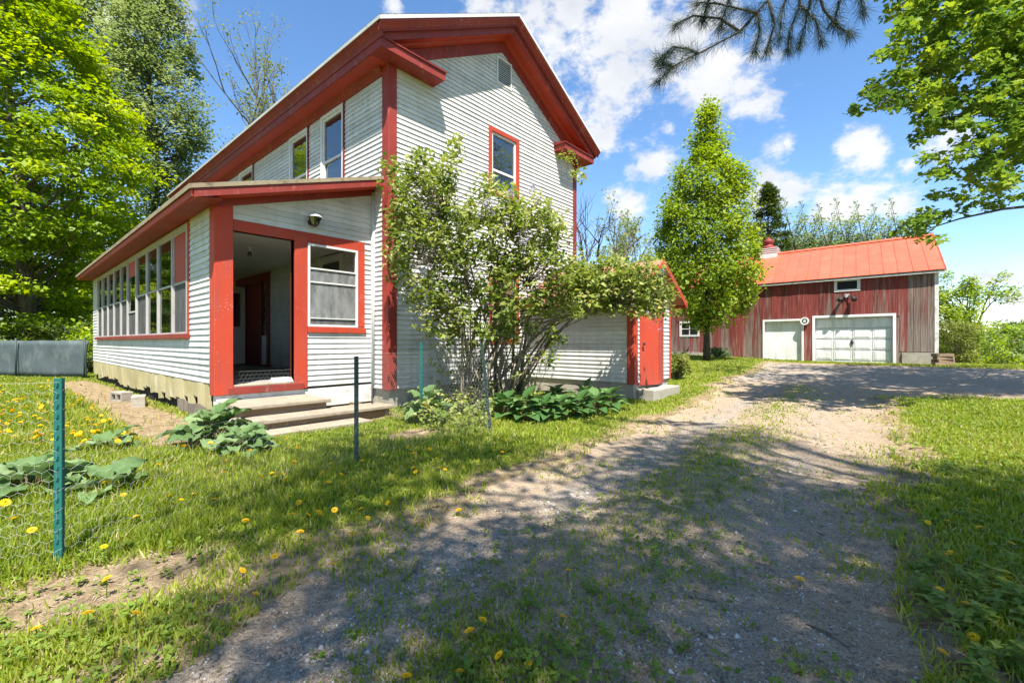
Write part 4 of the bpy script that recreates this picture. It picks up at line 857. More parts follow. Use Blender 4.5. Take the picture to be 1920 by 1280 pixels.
    for j in range(1, nr_): bbox(MB(), big[0], big[1], 0.147, 0.1499, z0 + j * ph - 0.006, z0 + j * ph + 0.006).build('section_joint', MT['pipe'], gd)
    bbox(bbox(MB(), (big[0] + big[1]) / 2 - 0.02, (big[0] + big[1]) / 2 + 0.02, 0.09, 0.13, 1.05, 1.3), (big[0] + big[1]) / 2 - 0.06, (big[0] + big[1]) / 2 + 0.06, 0.10, 0.125, 1.12, 1.18).build('handle', MT['black'], gd)
    sd = fr(MB(), (sml[0], sml[1], 0.2, sml[3]), 0.09, -0.05, 0.15).build('side_door', MT['door_white'], B, bevel=0.004)
    bbox(MB(), sml[0], sml[1], 0.11, 0.15, 0.2, sml[3]).build('door_slab', MT['door_white'], sd)
    for (h, nm, sp) in ((winU, 'loft_window', 0), (winL, 'loft_window', 0), (winS, 'small_window', 1)):
        mb = fr(MB(), h, 0.0, -0.04, 0.05); mb = MB(); w_ = 0.09 if not sp else 0.10
        bbox(mb, h[0] - .02, h[0] + w_, -0.045, 0.06, h[2], h[3]); bbox(mb, h[1] - w_, h[1] + .02, -0.045, 0.06, h[2], h[3]); bbox(mb, h[0] + w_, h[1] - w_, -0.045, 0.06, h[2], h[2] + w_); bbox(mb, h[0] + w_, h[1] - w_, -0.045, 0.06, h[3] - w_, h[3])
        wp = mb.build(nm, MT['white_trim'], B)
        bbox(MB(), h[0] + w_, h[1] - w_, 0.02, 0.026, h[2] + w_, h[3] - w_).build('pane', MT['dim_glass'], wp)
        if sp:
            m_ = (h[0] + h[1]) / 2; n_ = (h[2] + h[3]) / 2
            bbox(bbox(MB(), m_ - .02, m_ + .02, -0.005, 0.019, h[2] + w_, h[3] - w_), h[0] + w_, h[1] - w_, -0.004, 0.018, n_ - .02, n_ + .02).build('glazing_bar', MT['white_trim'], wp)
    bbox(MB(), 0.2, LN - 0.2, 3.0, 3.1, 0.0, EZ - .1).build('shade_backing', MT['dark'], B)  # near-black sheet stands in for the unlit barn inside
    # cupola
    uc, vc = min(np.linspace(2, 13, 300), key=lambda q: abs(pix(W(q, HV, RZ))[0] - 1441)), HV
    cp = bbox(MB(), uc - 0.45, uc + 0.45, vc - 0.45, vc + 0.45, RZ - 0.35, RZ + 0.28).build('cupola', MT['white_trim'], B)
    for k in range(3): bbox(MB(), uc - 0.47 - .02 * k, uc + 0.47 + .02 * k, vc - 0.47 - .02 * k, vc + 0.47 + .02 * k, RZ + 0.05 + 0.1 * k, RZ + 0.09 + 0.1 * k).build('cupola_moulding', MT['white_trim'], cp)
    a = np.array(W(uc, vc, RZ)); mb = MB(); mb.lathe(a, [(0.44, 0.33), (0.36, 0.40), (0.22, 0.50), (0.20, 0.58), (0.27, 0.66), (0.24, 0.78), (0.10, 0.88), (0.02, 0.98)], 12); mb.build('cupola_cap', MT['dark_red'], cp, smooth=True)
    # lamps on the front
    um = (winU[0] + winU[1]) / 2; zl = winU[2] - 0.2
    Fl = empty('flood_light', W(um, -0.03, zl), 'dark twin flood light under the barn loft window', 'flood light')
    bbox(MB(), um - 0.08, um + 0.08, -0.08, -0.032, zl - 0.07, zl + 0.07).build('junction_box', MT['galv'], Fl)
    for sg in (-1, 1):
        c = np.array(W(um + sg * 0.22, -0.2, zl - 0.12)); q = np.array(W(um + sg * 0.04, -0.08, zl)); d = (np.array(W(um + sg * .5, -.8, zl - .7)) - c); d /= np.linalg.norm(d)
        MB().tube([q, c - d * 0.08], 0.018, 6).build('arm', MT['black'], Fl); MB().tube([c - d * .12, c - d * .05, c + d * .06, c + d * .12], [0.03, 0.06, 0.10, 0.11], 10).build('lamp_head', MT['black'], Fl, smooth=True)
    ur, zr_ = ub(1509), bz(1509, 602)
    Rl = empty('round_wall_lamp', W(ur, -0.03, zr_), 'round white lamp ring on the barn between the garage doors', 'lamp')
    def disc(r0, r1, v0, v1):
        mb = MB(); n = 24; V = []
        for r, v in ((r0, v1), (r0, v0), (r1, v0), (r1, v1)):
            V += [W(ur + r * math.cos(6.2832 * k / n), v, zr_ + r * math.sin(6.2832 * k / n)) for k in range(n)]
        return mb.add(V, [(i * n + k, i * n + (k + 1) % n, ((i + 1) % 4) * n + (k + 1) % n, ((i + 1) % 4) * n + k) for i in range(4) for k in range(n)])
    disc(0.11, 0.18, -0.14, -0.032).build('rim', MT['white_trim'], Rl); disc(0.06, 0.109, -0.10, -0.033).build('dark_ring', MT['black'], Rl); disc(0.001, 0.059, -0.13, -0.034).build('lens', MT['white_trim'], Rl)
    # stacked timbers by the corner
    for k in range(7):
        a = at(1766 + 3 * (k % 3), 683, 17.2 + 0.22 * (k % 2)); z = float(gz(a[0], a[1])) + 0.001 + 0.115 * (k // 2)
        lb = ['lowest front', 'lowest rear', 'second front', 'second rear', 'third front', 'third rear', 'topmost'][k]
        o = MB().hexa([tuple(a + RT * (s_ * 0.33) + FW * t_ + UP * (z + h_ - a[2])) for h_ in (0, 0.11) for s_, t_ in ((-1, -.1), (1, -.1 + .05 * (k % 3 - 1)), (1, .1), (-1, .1))]).build('timber', MT['riser'], None, bevel=0.006, loc=(a[0], a[1], z))
        tag(o, 'dark brown timber in the small stack beside the barn corner, %s piece' % lb, 'timber', 'stacked timbers')
barn()

# ------------------------------------------------------------------ plants: leaves, boughs, trees
def reseed(n):
    global RNG
    RNG = np.random.default_rng(n); random.seed(n)
def half(p): return p + [(x, -y) for (x, y) in p[::-1] if y > 0]
SHAPES = {'diamond': ([(0, 0), (0.45, 0.33), (1, 0), (0.45, -0.33)], [0, 0.09, -0.06, 0.09]),
          'maple': (half([(0, 0), (0.06, 0.17), (0.0, 0.44), (0.22, 0.33), (0.42, 0.55), (0.47, 0.25), (0.66, 0.27), (1.0, 0)]), None),
          'heart': (half([(0, 0), (-0.05, 0.20), (0.12, 0.36), (0.40, 0.34), (0.72, 0.16), (1.0, 0)]), None),
          'blade': ([(0, 0.04), (0.5, 0.05), (1, 0), (0.5, -0.05), (0, -0.04)], [0, 0.0, 0.0, 0.0, 0])}
def leaves(name, C, size, nrm, rnd, shape, mat, parent=None, kind=None, tang=None, loc=None, wide=1.0):
    pts, zf = SHAPES[shape]; k = len(pts); P = np.array(pts, float); P[:, 1] *= wide
    zf = np.array(zf) if zf is not None else 0.35 * np.abs(P[:, 1]) ** 1.0 - 0.12 * np.clip(P[:, 0], 0, 1) ** 2
    n = len(C); nrm = nrm / (np.linalg.norm(nrm, axis=1, keepdims=True) + 1e-9)
    t = RNG.normal(size=(n, 3)) if tang is None else tang.copy()
    t = t - nrm * np.sum(t * nrm, 1, keepdims=True); t /= np.linalg.norm(t, axis=1, keepdims=True) + 1e-9
    b = np.cross(nrm, t)
    V = C[:, None, :] + size[:, None, None] * (t[:, None, :] * P[None, :, 0, None] + b[:, None, :] * P[None, :, 1, None] + nrm[:, None, :] * zf[None, :, None])
    return np_mesh(name, V.reshape(-1, 3), np.arange(n * k), k, mat, parent, rnd, kind=kind, loc=loc)
def spray(centers, radii, n_each, flat=0.5, size=0.1, up=0.6, out=None, jitter=0.36):
    """leaves scattered in soft flattened clumps; returns C, size, normal, rnd"""
    Cs, Ns, Rs = [], [], []
    for i, c in enumerate(centers):
        n = int(n_each[i] if hasattr(n_each, '__len__') else n_each); r = radii[i] if hasattr(radii, '__len__') else radii
        q = RNG.normal(size=(n, 3)); q /= np.linalg.norm(q, axis=1, keepdims=True); q *= (RNG.random((n, 1)) ** 0.45) * r; q[:, 2] *= flat
        Cs.append(c + q); nn = RNG.normal(size=(n, 3)) * 0.55; nn[:, 2] = np.abs(nn[:, 2]) + up
        if out is not None: nn += (c - out) / (np.linalg.norm(c - out) + 1e-6) * 0.35
        Ns.append(nn); Rs.append(np.clip(0.5 + 0.28 * RNG.normal() + 0.2 * RNG.normal(size=n), 0, 1))
    C = np.concatenate(Cs); return C, size * (1 + jitter * RNG.normal(size=len(C)).clip(-1.8, 2)), np.concatenate(Ns), np.concatenate(Rs)
def bough(mb, a, b, r0, r1, sag=0.0, wob=0.06, n=5, sides=5):
    a, b = np.array(a, float), np.array(b, float); L_ = np.linalg.norm(b - a); pts = []
    for i in range(n + 1):
        t = i / n; p = a + (b - a) * t; p = p + UP * (sag * L_ * math.sin(math.pi * t))
        if 0 < i < n: p = p + RNG.normal(size=3) * wob * L_ * 0.4
        pts.append(p)
    mb.tube(pts, [r0 + (r1 - r0) * i / n for i in range(n + 1)], sides)
def profile_tree(name, label, cat, depth, trunk_px, base_z, prof, n_cl, n_leaf, leaf, cl_r, mat, bark='bark', trunk_r=0.15, flat=0.55, shape='diamond', group=None, inner=0.3, n_limb=40, dscale=0.9, trunk_top=None, up=0.6):
    prof = sorted(prof); ys = np.array([p[0] for p in prof], float); xl = np.array([p[1] for p in prof], float); xr = np.array([p[2] for p in prof], float)
    b = at(trunk_px, 640, depth); b[2] = base_z
    T = empty(name, b, label, cat, group)
    wgt = (xr - xl) + 6; cdf = np.cumsum(np.interp(np.linspace(ys[0], ys[-1], 200), ys, wgt)); cdf /= cdf[-1]
    cl = []
    for i in range(n_cl):
        y = np.interp(RNG.random(), cdf, np.linspace(ys[0], ys[-1], 200)); x0, x1 = np.interp(y, ys, xl), np.interp(y, ys, xr)
        xc, rr = (x0 + x1) / 2, (x1 - x0) / 2 * depth / F; th = RNG.random() * 6.2832; r = rr * (inner + (1 - inner) * math.sqrt(RNG.random())) - cl_r * 0.35
        c = at(xc, y, depth) + RT * max(r, 0) * math.cos(th) + FW * max(r, 0) * dscale * math.sin(th); cl.append(c)
    cl = np.array(cl); zt_ = at(0, ys[0], depth)[2] if trunk_top is None else trunk_top
    ctr = np.array([b[0], b[1], (base_z + zt_) * 0.55])
    mb = MB(); pts = []
    for i in range(9):
        t = i / 8; z = base_z - 0.15 + (zt_ - base_z) * 0.97 * t; y = 640 - (z - 1.2) * F / depth
        xc = (np.interp(y, ys, xl) + np.interp(y, ys, xr)) / 2 if y < ys[-1] else trunk_px
        k = min(1, t * 1.6); p = at(trunk_px * (1 - k * 0.7) + xc * k * 0.7, 640, depth); p[2] = z; pts.append(p)
    rad = [trunk_r * (1.25 if i == 0 else 1 - 0.9 * i / 8) for i in range(9)]; mb.tube(pts, rad, 8); mb.build('trunk', MT[bark], T, smooth=True)
    mb = MB(); idx = RNG.permutation(len(cl))[:n_limb]; zs = np.array([p[2] for p in pts])
    for i in idx:
        c = cl[i]; hz = np.hypot(c[0] - b[0], c[1] - b[1]); z0 = np.clip(c[2] - hz * RNG.uniform(0.5, 1.0), base_z + (zt_ - base_z) * 0.12, zt_ * 0.95)
        a = np.array([np.interp(z0, zs, [p[k] for p in pts]) for k in range(2)] + [z0]); bough(mb, a, c, 0.012 + trunk_r * 0.22, 0.008, 0.05, 0.07)
    mb.build('branches', MT[bark], T, smooth=True)
    C, S, Nn, Rr = spray(cl, cl_r * (0.6 + 0.8 * RNG.random(len(cl))), n_leaf, flat, leaf, up, ctr)
    leaves('crown', C, S, Nn, Rr, shape, MT[mat], T)
    return T, cl
def blob_points(blobs, depth, dvar, per=14, area0=900.0):
    """clump centres scattered inside soft ellipses given as photo pixels at a depth"""
    out = []
    for bl in blobs:
        (x, y, rx, ry) = bl[:4]; d0 = bl[4] if len(bl) > 4 else depth
        n = max(2, int(per * rx * ry / area0))
        for k in range(n):
            a = RNG.random() * 6.2832; r = math.sqrt(RNG.random()); out.append(at(x + rx * r * math.cos(a), y + ry * r * math.sin(a), d0 + RNG.uniform(-dvar, dvar)))
    return np.array(out)
def grow(mb, p, d, L_, r, lvl, tips, spread=0.55, kids=(2, 4), rise=0.25, shrink=0.68, sides=5):
    d = d / np.linalg.norm(d); pts = [p]; n = 3
    for i in range(n):
        d = d + RNG.normal(size=3) * 0.10 + UP * rise * 0.12; d /= np.linalg.norm(d); pts.append(pts[-1] + d * L_ / n)
    if mb is not None: mb.tube(pts, [r * (1 - 0.45 * i / n) for i in range(n + 1)], sides if lvl > 1 else 3, cap=False)
    if lvl == 0: tips.append(pts[-1]); tips.append(pts[-2]); return
    for k in range(random.randint(*kids)):
        q = RNG.normal(size=3); q -= d * (q @ d); q /= np.linalg.norm(q) + 1e-9
        dd = d + q * spread * RNG.uniform(0.6, 1.3); j = random.choice([1, 2, 3]) if k else 3
        grow(mb, pts[j], dd + UP * rise * 0.4, L_ * shrink * RNG.uniform(0.8, 1.15), r * 0.58, lvl - 1, tips, spread, kids, rise, shrink, sides)
def bare_tree(name, label, base, height, lvl, mat_leaf, bark='bark', r=0.12, spread=0.5, n_leaf=3, leaf=0.09, stems=1, group=None, rise=0.3, cat='tree', kids=(2, 4), lean=0.15, cl_r=0.25, first=0.34, fit=None):
    base = np.array(base, float)
    if fit is not None:      # pick the growth whose outline best suits, then set its height
        best = None
        for sd in range(14):
            reseed(1000 + sd); tp = []
            for q in range(stems): grow(None, base - UP * 0.1, UP + RNG.normal(size=3) * lean, height * first, r, lvl, tp, spread, kids, rise)
            tp = np.array(tp); k = (at(0, fit[2], (base - CAM) @ FW)[2] - base[2]) / (tp[:, 2].max() - base[2]); tp = base + (tp - base) * k
            xs = [pix(p)[0] for p in tp]; sc_ = abs(np.percentile(xs, 4) - fit[0]) + abs(np.percentile(xs, 96) - fit[1])
            if best is None or sc_ < best[0]: best = (sc_, sd, k)
        height *= best[2]; reseed(1000 + best[1])
    T = empty(name, base, label, cat, group); mb = MB(); tips = []
    for s in range(stems):
        d = UP + RNG.normal(size=3) * lean; grow(mb, np.array(base, float) - UP * 0.1, d, height * first, r, lvl, tips, spread, kids, rise)
    mb.build('trunk', MT[bark], T, smooth=True)
    if n_leaf and tips:
        C, S, Nn, Rr = spray(tips, cl_r, n_leaf, 0.8, leaf, 0.5); leaves('crown', C, S, Nn, Rr, 'diamond', MT[mat_leaf], T)
    return T

def trees():
    profile_tree('maple_tree', 'large bright yellow-green maple filling the left edge of the view', 'tree', 18.5, 60, 0.05,
        [(-190, -60, 100), (-90, -140, 115), (0, -170, 128), (60, -190, 150), (130, -210, 185), (200, -220, 225), (300, -230, 258), (370, -220, 240), (430, -210, 228), (490, -200, 218), (560, -190, 200), (625, -160, 185)],
        840, 120, 0.17, 0.8, 'leaf_maple', 'bark', 0.32, flat=0.36, n_limb=90)
    profile_tree('birch_tree', 'tall grey-green birch with airy crown behind the maple', 'tree', 27, 285, 0.05,
        [(-40, 250, 330), (20, 225, 345), (70, 195, 352), (130, 180, 368), (200, 185, 385), (260, 200, 395), (320, 225, 390), (365, 240, 360), (400, 255, 330)],
        300, 105, 0.17, 0.8, 'leaf_birch', 'bark_dark', 0.2, flat=0.75, n_limb=90, inner=0.2)
    profile_tree('birch_tree', 'slimmer grey-green birch leaning out behind the bright maple', 'tree', 29, 190, 0.05,
        [(-60, 140, 240), (30, 130, 250), (120, 130, 270), (220, 140, 260), (330, 150, 250)], 160, 95, 0.17, 0.85, 'leaf_birch', 'bark_dark', 0.18, flat=0.75, n_limb=50)
    profile_tree('woodland_tree', 'dark green tree in the wood beyond the tarp fence, far left', 'tree', 24, 40, 0.05,
        [(330, -60, 120), (420, -80, 150), (520, -90, 160), (600, -80, 150), (640, -60, 130)], 120, 80, 0.18, 0.9, 'leaf_dark', 'bark_dark', 0.2, n_limb=30)
    profile_tree('woodland_tree', 'dark green tree in the wood between the maple and the porch end', 'tree', 25, 175, 0.05,
        [(380, 150, 260), (460, 110, 270), (540, 100, 265), (620, 100, 250)], 110, 80, 0.18, 0.9, 'leaf_dark', 'bark_dark', 0.18, n_limb=30)
    for k, (px, dp, h) in enumerate(((10, 17.2, 2.2), (70, 17.6, 1.6), (130, 17.0, 1.9), (168, 16.6, 1.4))):
        lb = ['at the very left edge', 'second from the left edge', 'third from the left edge', 'nearest the porch end'][k]
        b = at(px, 640, dp); b[2] = float(gz(b[0], b[1]))
        T = empty('wild_shrub', b, 'leafy wild shrub behind the tarp fence, ' + lb, 'shrub', 'shrubs behind the tarp fence')
        mb = MB(); cl = []
        for i in range(16):
            c = b + np.array([RNG.normal() * 0.55, RNG.normal() * 0.55, h * RNG.uniform(0.35, 1.0)]); cl.append(c); bough(mb, b, c, 0.02, 0.006)
        mb.build('stems', MT['bark_dark'], T); C, S, Nn, Rr = spray(cl, 0.45, 70, 0.8, 0.1, 0.5); leaves('foliage', C, S, Nn, Rr, 'diamond', MT['leaf_maple' if k % 2 else 'leaf_dark'], T)
    b = at(495, 640, 30); b[2] = 0.1
    bare_tree('bare_tree', 'tall thinly leafed tree rising behind the farmhouse roof', b, 23, 5, 'leaf_pale', 'bark', 0.2, 0.32, 5, 0.14, stems=3, lean=0.08, cl_r=0.5, fit=(425, 578, 28))
    reseed(23)
    T, _ = profile_tree('maple_tree', 'young pyramid-shaped green maple on the lawn before the barn', 'tree', 20.0, 1325, 0.42,
        [(196, 1322, 1340), (225, 1308, 1350), (260, 1295, 1355), (295, 1283, 1362), (315, 1272, 1385), (350, 1252, 1405), (400, 1236, 1412), (450, 1228, 1420), (500, 1232, 1430), (540, 1248, 1424), (580, 1270, 1400), (606, 1300, 1350)],
        400, 118, 0.12, 0.46, 'leaf_young', 'bark_dark', 0.13, flat=1.1, n_limb=60, inner=0.35, up=0.35)
    reseed(21)
    # conifer behind the barn
    b = at(1440, 640, 36); b[2] = -1.2; zt = at(0, 345, 36)[2]
    T = empty('spruce_tree', b, 'dark pointed spruce standing behind the barn roof', 'tree')
    MB().tube([b, b * [1, 1, 0] + UP * zt * 0.98], [0.25, 0.02], 8).build('trunk', MT['bark_dark'], T)
    mb = MB(); cl = []
    for i in range(330):
        t = RNG.random() ** 0.7; z = b[2] + 1 + (zt - b[2] - 1) * t; r = 4.2 * (1 - t) ** 0.9 + 0.12; a = RNG.random() * 6.2832; q = r * RNG.uniform(0.45, 1.0)
        c = np.array([b[0] + q * math.cos(a), b[1] + q * math.sin(a), z - q * 0.18]); cl.append(c)
        if i % 3 == 0: bough(mb, [b[0], b[1], z + q * 0.15], c, 0.03, 0.008)
    mb.build('branches', MT['bark_dark'], T); C, S, Nn, Rr = spray(cl, 0.42, 50, 0.6, 0.22, 0.3); leaves('crown', C, S, Nn, Rr, 'diamond', MT['leaf_dark'], T, wide=0.5)
    # leafing trees on the slope behind the barn
    spots = [(1478, 40, 10.8), (1508, 42, 11.2), (1540, 39, 10.6), (1572, 41, 11.2), (1608, 40, 11.2), (1640, 42, 11.6), (1672, 40, 10.8)]
    words = ['just right of the spruce', 'second to the right of the spruce', 'third to the right of the spruce', 'fourth to the right of the spruce', 'left of the pair over the roof middle', 'right of the pair over the roof middle', 'nearest the barn gable end']
    for k, (px, dp, h) in enumerate(spots):
        b = at(px, 640, dp); b[2] = -1.4
        bare_tree('leafing_tree', 'slender grey tree above the barn roof, ' + words[k], b, h * 1.55, 4, 'leaf_birch', 'bark_dark', 0.2, 0.5, 14, 0.16, stems=2, group='trees behind the barn', lean=0.10, cl_r=0.34, fit=(px - 40, px + 40, 380 + 5 * (k % 3)))
    for k, (px, dp, h, s, w_) in enumerate(((1185, 30, 11.2, 3, 'left of the young maple, half behind the lilac'), (1150, 34, 9.5, 2, 'between farmhouse corner and young maple'))):
        b = at(px, 640, dp); b[2] = 0.2; bare_tree('leafing_tree', 'grey-green thinly leafed tree ' + w_, b, h, 4, 'leaf_birch', 'bark', 0.14, 0.45, 9, 0.15, stems=s, cl_r=0.4, fit=(1162, 1228, 384) if k == 0 else (1130, 1200, 402))
    b = at(1092, 640, 15.5); b[2] = 0.1
    bare_tree('bare_fruit_tree', 'bare dark twiggy tree beside the far corner of the farmhouse', b, 6.6, 5, 'leaf_birch', 'bark_dark', 0.10, 0.6, 0, 0.1, stems=2, rise=0.12, lean=0.2, fit=(1078, 1165, 338))
    # right of the barn
    b = at(1815, 640, 26); b[2] = -0.2
    bare_tree('ornamental_tree', 'small airy green tree just right of the barn corner', b, 6.2, 4, 'leaf_young', 'bark', 0.12, 0.7, 22, 0.13, stems=2, lean=0.25, cl_r=0.4, rise=0.1, fit=(1768, 1866, 508))
    reseed(22)
    for k, (px, dp, h, r, mt, w_) in enumerate(((1795, 23, 2.5, 0.9, 'leaf_pale', 'yellowish bush with pale stems close to the barn corner'), (1835, 24.5, 3.1, 1.3, 'leaf_maple', 'bright green bush between the barn and the far field'), (1775, 25, 1.7, 0.6, 'leaf_young', 'low green bush half hidden by the barn corner'))):
        b = at(px, 640, dp); b[2] = float(gz(b[0], b[1])); T = empty('bush', b, w_, 'bush', 'bushes right of the barn'); mb = MB(); cl = []
        for i in range(44):
            c = b + np.array([RNG.normal() * r * .5, RNG.normal() * r * .5, h * RNG.uniform(0.25, 1.0)]); cl.append(c); bough(mb, b, c, 0.02, 0.006)
        mb.build('stems', MT['bark_lilac'], T); C, S, Nn, Rr = spray(cl, 0.4, 75, 0.8, 0.10, 0.5); leaves('foliage', C, S, Nn, Rr, 'diamond', MT[mt], T)
    fars = [(1765, 60, 600), (1858, 66, 604), (1880, 62, 608), (1908, 70, 596), (1935, 60, 600), (1870, 95, 598), (1915, 100, 590), (1960, 90, 588), (1990, 70, 596), (1820, 100, 598)]
    for k, (px, dp, ty) in enumerate(fars):
        b = at(px, 640, dp); b[2] = float(gz(b[0], b[1])); top = at(px, ty, dp)[2]; rr = 3.4 + 0.5 * (k % 3)
        T = empty('field_tree', b, 'round green tree in the far treeline right of the barn, %s from the left' % ['first', 'second', 'third', 'fourth', 'fifth', 'sixth', 'seventh', 'eighth', 'ninth', 'tenth'][sorted(f[0] for f in fars).index(px)], 'tree', 'far treeline')
        MB().tube([b, [b[0], b[1], top - 1]], [0.3, 0.1], 6).build('trunk', MT['bark_dark'], T)
        cl = []
        for i in range(60):
            q = RNG.normal(size=3); q /= np.linalg.norm(q); q *= RNG.random() ** 0.4; cl.append(np.array([b[0] + q[0] * rr, b[1] + q[1] * rr, (top + b[2]) / 2 + q[2] * (top - b[2]) / 2]))
        C, S, Nn, Rr = spray(cl, 1.0, 42, 0.7, 0.36, 0.5); leaves('crown', C, S, Nn, Rr, 'diamond', MT[['leaf_dark', 'leaf_young', 'leaf_birch'][k % 3]], T)
reseed(11); trees()

def in_poly(x, y, poly):
    c = False; j = len(poly) - 1
    for i in range(len(poly)):
        xi, yi = poly[i]; xj, yj = poly[j]
        if (yi > y) != (yj > y) and x < (xj - xi) * (y - yi) / (yj - yi) + xi: c = not c
        j = i
    return c
LIT = [[(1640,742),(1990,733),(1990,872),(1690,866),(1560,850),(1420,828),(1440,765),(1540,733)], [(-200,690),(420,715),(430,800),(330,900),(300,1000),(420,1010),(540,1060),(420,1165),(230,1290),(-300,1290)], [(430,820),(560,770),(700,770),(900,760),(1250,690),(1250,790),(1100,830),(900,800),(640,795)]]
def sunlit(c):  # crown clumps that would shade these outlines are left out
    g = c + LDIR * ((c[2] - 0.05) / -LDIR[2]); x, y, z = pix(g)
    return z > 0.3 and any(in_poly(x, y, p) for p in LIT)
def overhead():
    # the maple whose boughs come in from the right
    base = CAM + 8.5 * FW + 12.5 * RT; base[2] = float(gz(base[0], base[1]))
    T = empty('maple_tree', base, 'overhanging maple whose leafy boughs reach in at the upper right', 'tree')
    top = base + UP * 13
    MB().tube([base - UP * 0.1, base + UP * 3, base + UP * 7, top], [0.42, 0.32, 0.22, 0.05], 10).build('trunk', MT['bark'], T, smooth=True)
    bl = [(1700,25,45,25),(1765,15,55,28),(1850,25,70,35),(1915,30,40,40),(1720,62,50,22),(1800,72,60,32),(1890,80,45,40),(1690,102,32,20),(1760,110,50,26),(1840,125,60,28),(1672,140,36,14),(1720,150,50,18),(1622,176,30,13),(1604,198,14,11),(1655,188,40,15),(1740,180,50,22),(1820,180,60,28),(1895,170,40,35),(1770,220,52,22),(1850,225,60,28),(1905,255,30,30),(1735,255,24,10),(1830,270,50,16),(1880,300,45,20),(1765,298,36,10),(1790,325,46,12),(1860,335,55,16),(1800,368,46,8),(1885,362,40,14),(1715,432,28,10),(1770,402,46,9),(1825,388,40,9),(1745,415,40,11),(1745,450,18,7),(1960,100,60,90),(1960,250,60,80),(1700,-40,80,35),(1850,-50,100,50),(1980,-20,80,80)]
    cl = blob_points(bl, 7.3, 1.0, per=12)
    rest = []
    for i in range(420):           # the rest of the crown, out of the picture to the right and above
        q = RNG.normal(size=3); q /= np.linalg.norm(q); q *= RNG.random() ** 0.4 * np.array([5.2, 5.2, 5.2]); c = base + UP * 8.5 + q; x, y, z = pix(c)
        if (z > 0.3 and x < 1960 and y > -60) or sunlit(c): continue
        rest.append(c)
    shade = [(1390,703),(1475,686),(1920,690),(1920,728),(1760,734),(1650,728),(1540,716),(1470,712)]  # clumps added to the crown so their shade falls in this outline
    k = 0
    while k < 130:
        x, y = RNG.uniform(1380, 1990), RNG.uniform(684, 737)
        if not in_poly(min(x, 1915), y, shade): continue
        g = onZ(x, y, 0.2); hgt = RNG.uniform(5.5, 12.5); c = g - LDIR * (hgt / -LDIR[2]); px, py, z = pix(c); k += 1
        if z > 0.3 and px < 1700 and py > -70 or (z > 0.3 and py > 330) or np.linalg.norm((c - base)[:2]) > 7.5: continue
        rest.append(c)
    mb = MB(); a0 = base + UP * 4.2
    lim = [[(2300,-60,9.3),(1950,90,7.6),(1760,130,7.3),(1610,190,7.2)], [(2300,120,9.2),(1980,250,7.8),(1850,290,7.4),(1760,305,7.2)], [(2300,300,9.3),(1990,380,8.0),(1880,392,7.5),(1800,410,7.3),(1705,440,7.2)], [(2300,-120,9.3),(1950,0,7.8),(1800,20,7.4),(1680,20,7.2)], [(1950,90,7.6),(1870,200,7.6),(1780,225,7.3)]]
    for pth in lim:
        P_ = [at(*q) for q in pth]; P_ = [base + UP * (P_[0][2] - base[2]) * 0.9] + P_ if pth[0][0] > 2000 else P_
        mb.tube(P_, [0.042 * (1 - 0.85 * i / (len(P_) - 1)) for i in range(len(P_))], 6)
        for c in cl[RNG.permutation(len(cl))[:40]]:
            d = [np.linalg.norm(p - c) for p in P_[1:]]; j = int(np.argmin(d))
            if d[j] < 0.9: bough(mb, P_[1 + j], c, 0.012, 0.004, 0.03, 0.08, 4, 4)
    for c in rest[::6]: bough(mb, base + UP * np.clip(c[2] - 3, 3, 11), c, 0.06, 0.012, 0.05)
    mb.build('branches', MT['bark_dark'], T, smooth=True)
    C, S, Nn, Rr = spray(cl, 0.17, 30, 0.55, 0.072, 0.55); leaves('foliage', C, S, Nn, Rr, 'maple', MT['leaf_right'], T)
    C, S, Nn, Rr = spray(rest, 0.7, 55, 0.5, 0.15, 0.7); leaves('crown', C, S, Nn, Rr, 'diamond', MT['leaf_right'], T)
    # the pine overhead: trunk behind the viewpoint, one bough hanging into the top of the picture
    base = CAM - 2.6 * FW + 4.6 * RT; base[2] = float(gz(base[0], base[1]))
    T = empty('pine_tree', base, 'tall pine whose needle-tufted bough hangs into the top of the view', 'tree')
    MB().tube([base - UP * 0.1, base + UP * 6, base + UP * 15], [0.34, 0.26, 0.05], 10).build('trunk', MT['bark_dark'], T, smooth=True)
    mb = MB(); tips = []
    paths = [[(1470,-60),(1440,0),(1387,60),(1309,101),(1262,125),(1236,150)], [(1387,60),(1350,35),(1300,30),(1268,45)], [(1309,101),(1290,92),(1262,88),(1245,105)], [(1440,0),(1452,45),(1440,90)], [(1490,-60),(1500,10),(1480,60),(1478,90)], [(1520,-60),(1545,20),(1570,50),(1592,62)], [(1420,25),(1400,20),(1350,8),(1310,5)], [(1500,10),(1530,40),(1540,75)], [(1590,-50),(1610,-15),(1618,20)], [(1420,25),(1425,60),(1415,95)],[(1330,-40),(1330,0),(1318,35)],[(1560,-50),(1520,0),(1510,45),(1500,80)],[(1490,-40),(1465,20),(1462,70)],[(1370,-40),(1365,5),(1350,50)],[(1590,-50),(1575,0),(1565,40)],[(1262,125),(1250,122),(1238,112)]]
    for k, pth in enumerate(paths):
        P_ = [at(x, y, 4.3 + 0.12 * math.sin(k * 2.1) + 0.05 * i) for i, (x, y) in enumerate(pth)]
        mb.tube(P_, [0.014 * (1 - 0.7 * i / (len(P_) - 1)) for i in range(len(P_))], 6)
        for i in range(len(P_) - 1):
            for t in np.linspace(0, 1, 7)[:-1]:
                if i == 0 and k == 0: continue
                p = P_[i] + (P_[i + 1] - P_[i]) * t; d = P_[i + 1] - P_[i]; d /= np.linalg.norm(d); tips.append((p, d))
        d = P_[-1] - P_[-2]; d /= np.linalg.norm(d); tips += [(P_[-1], d)] * 4
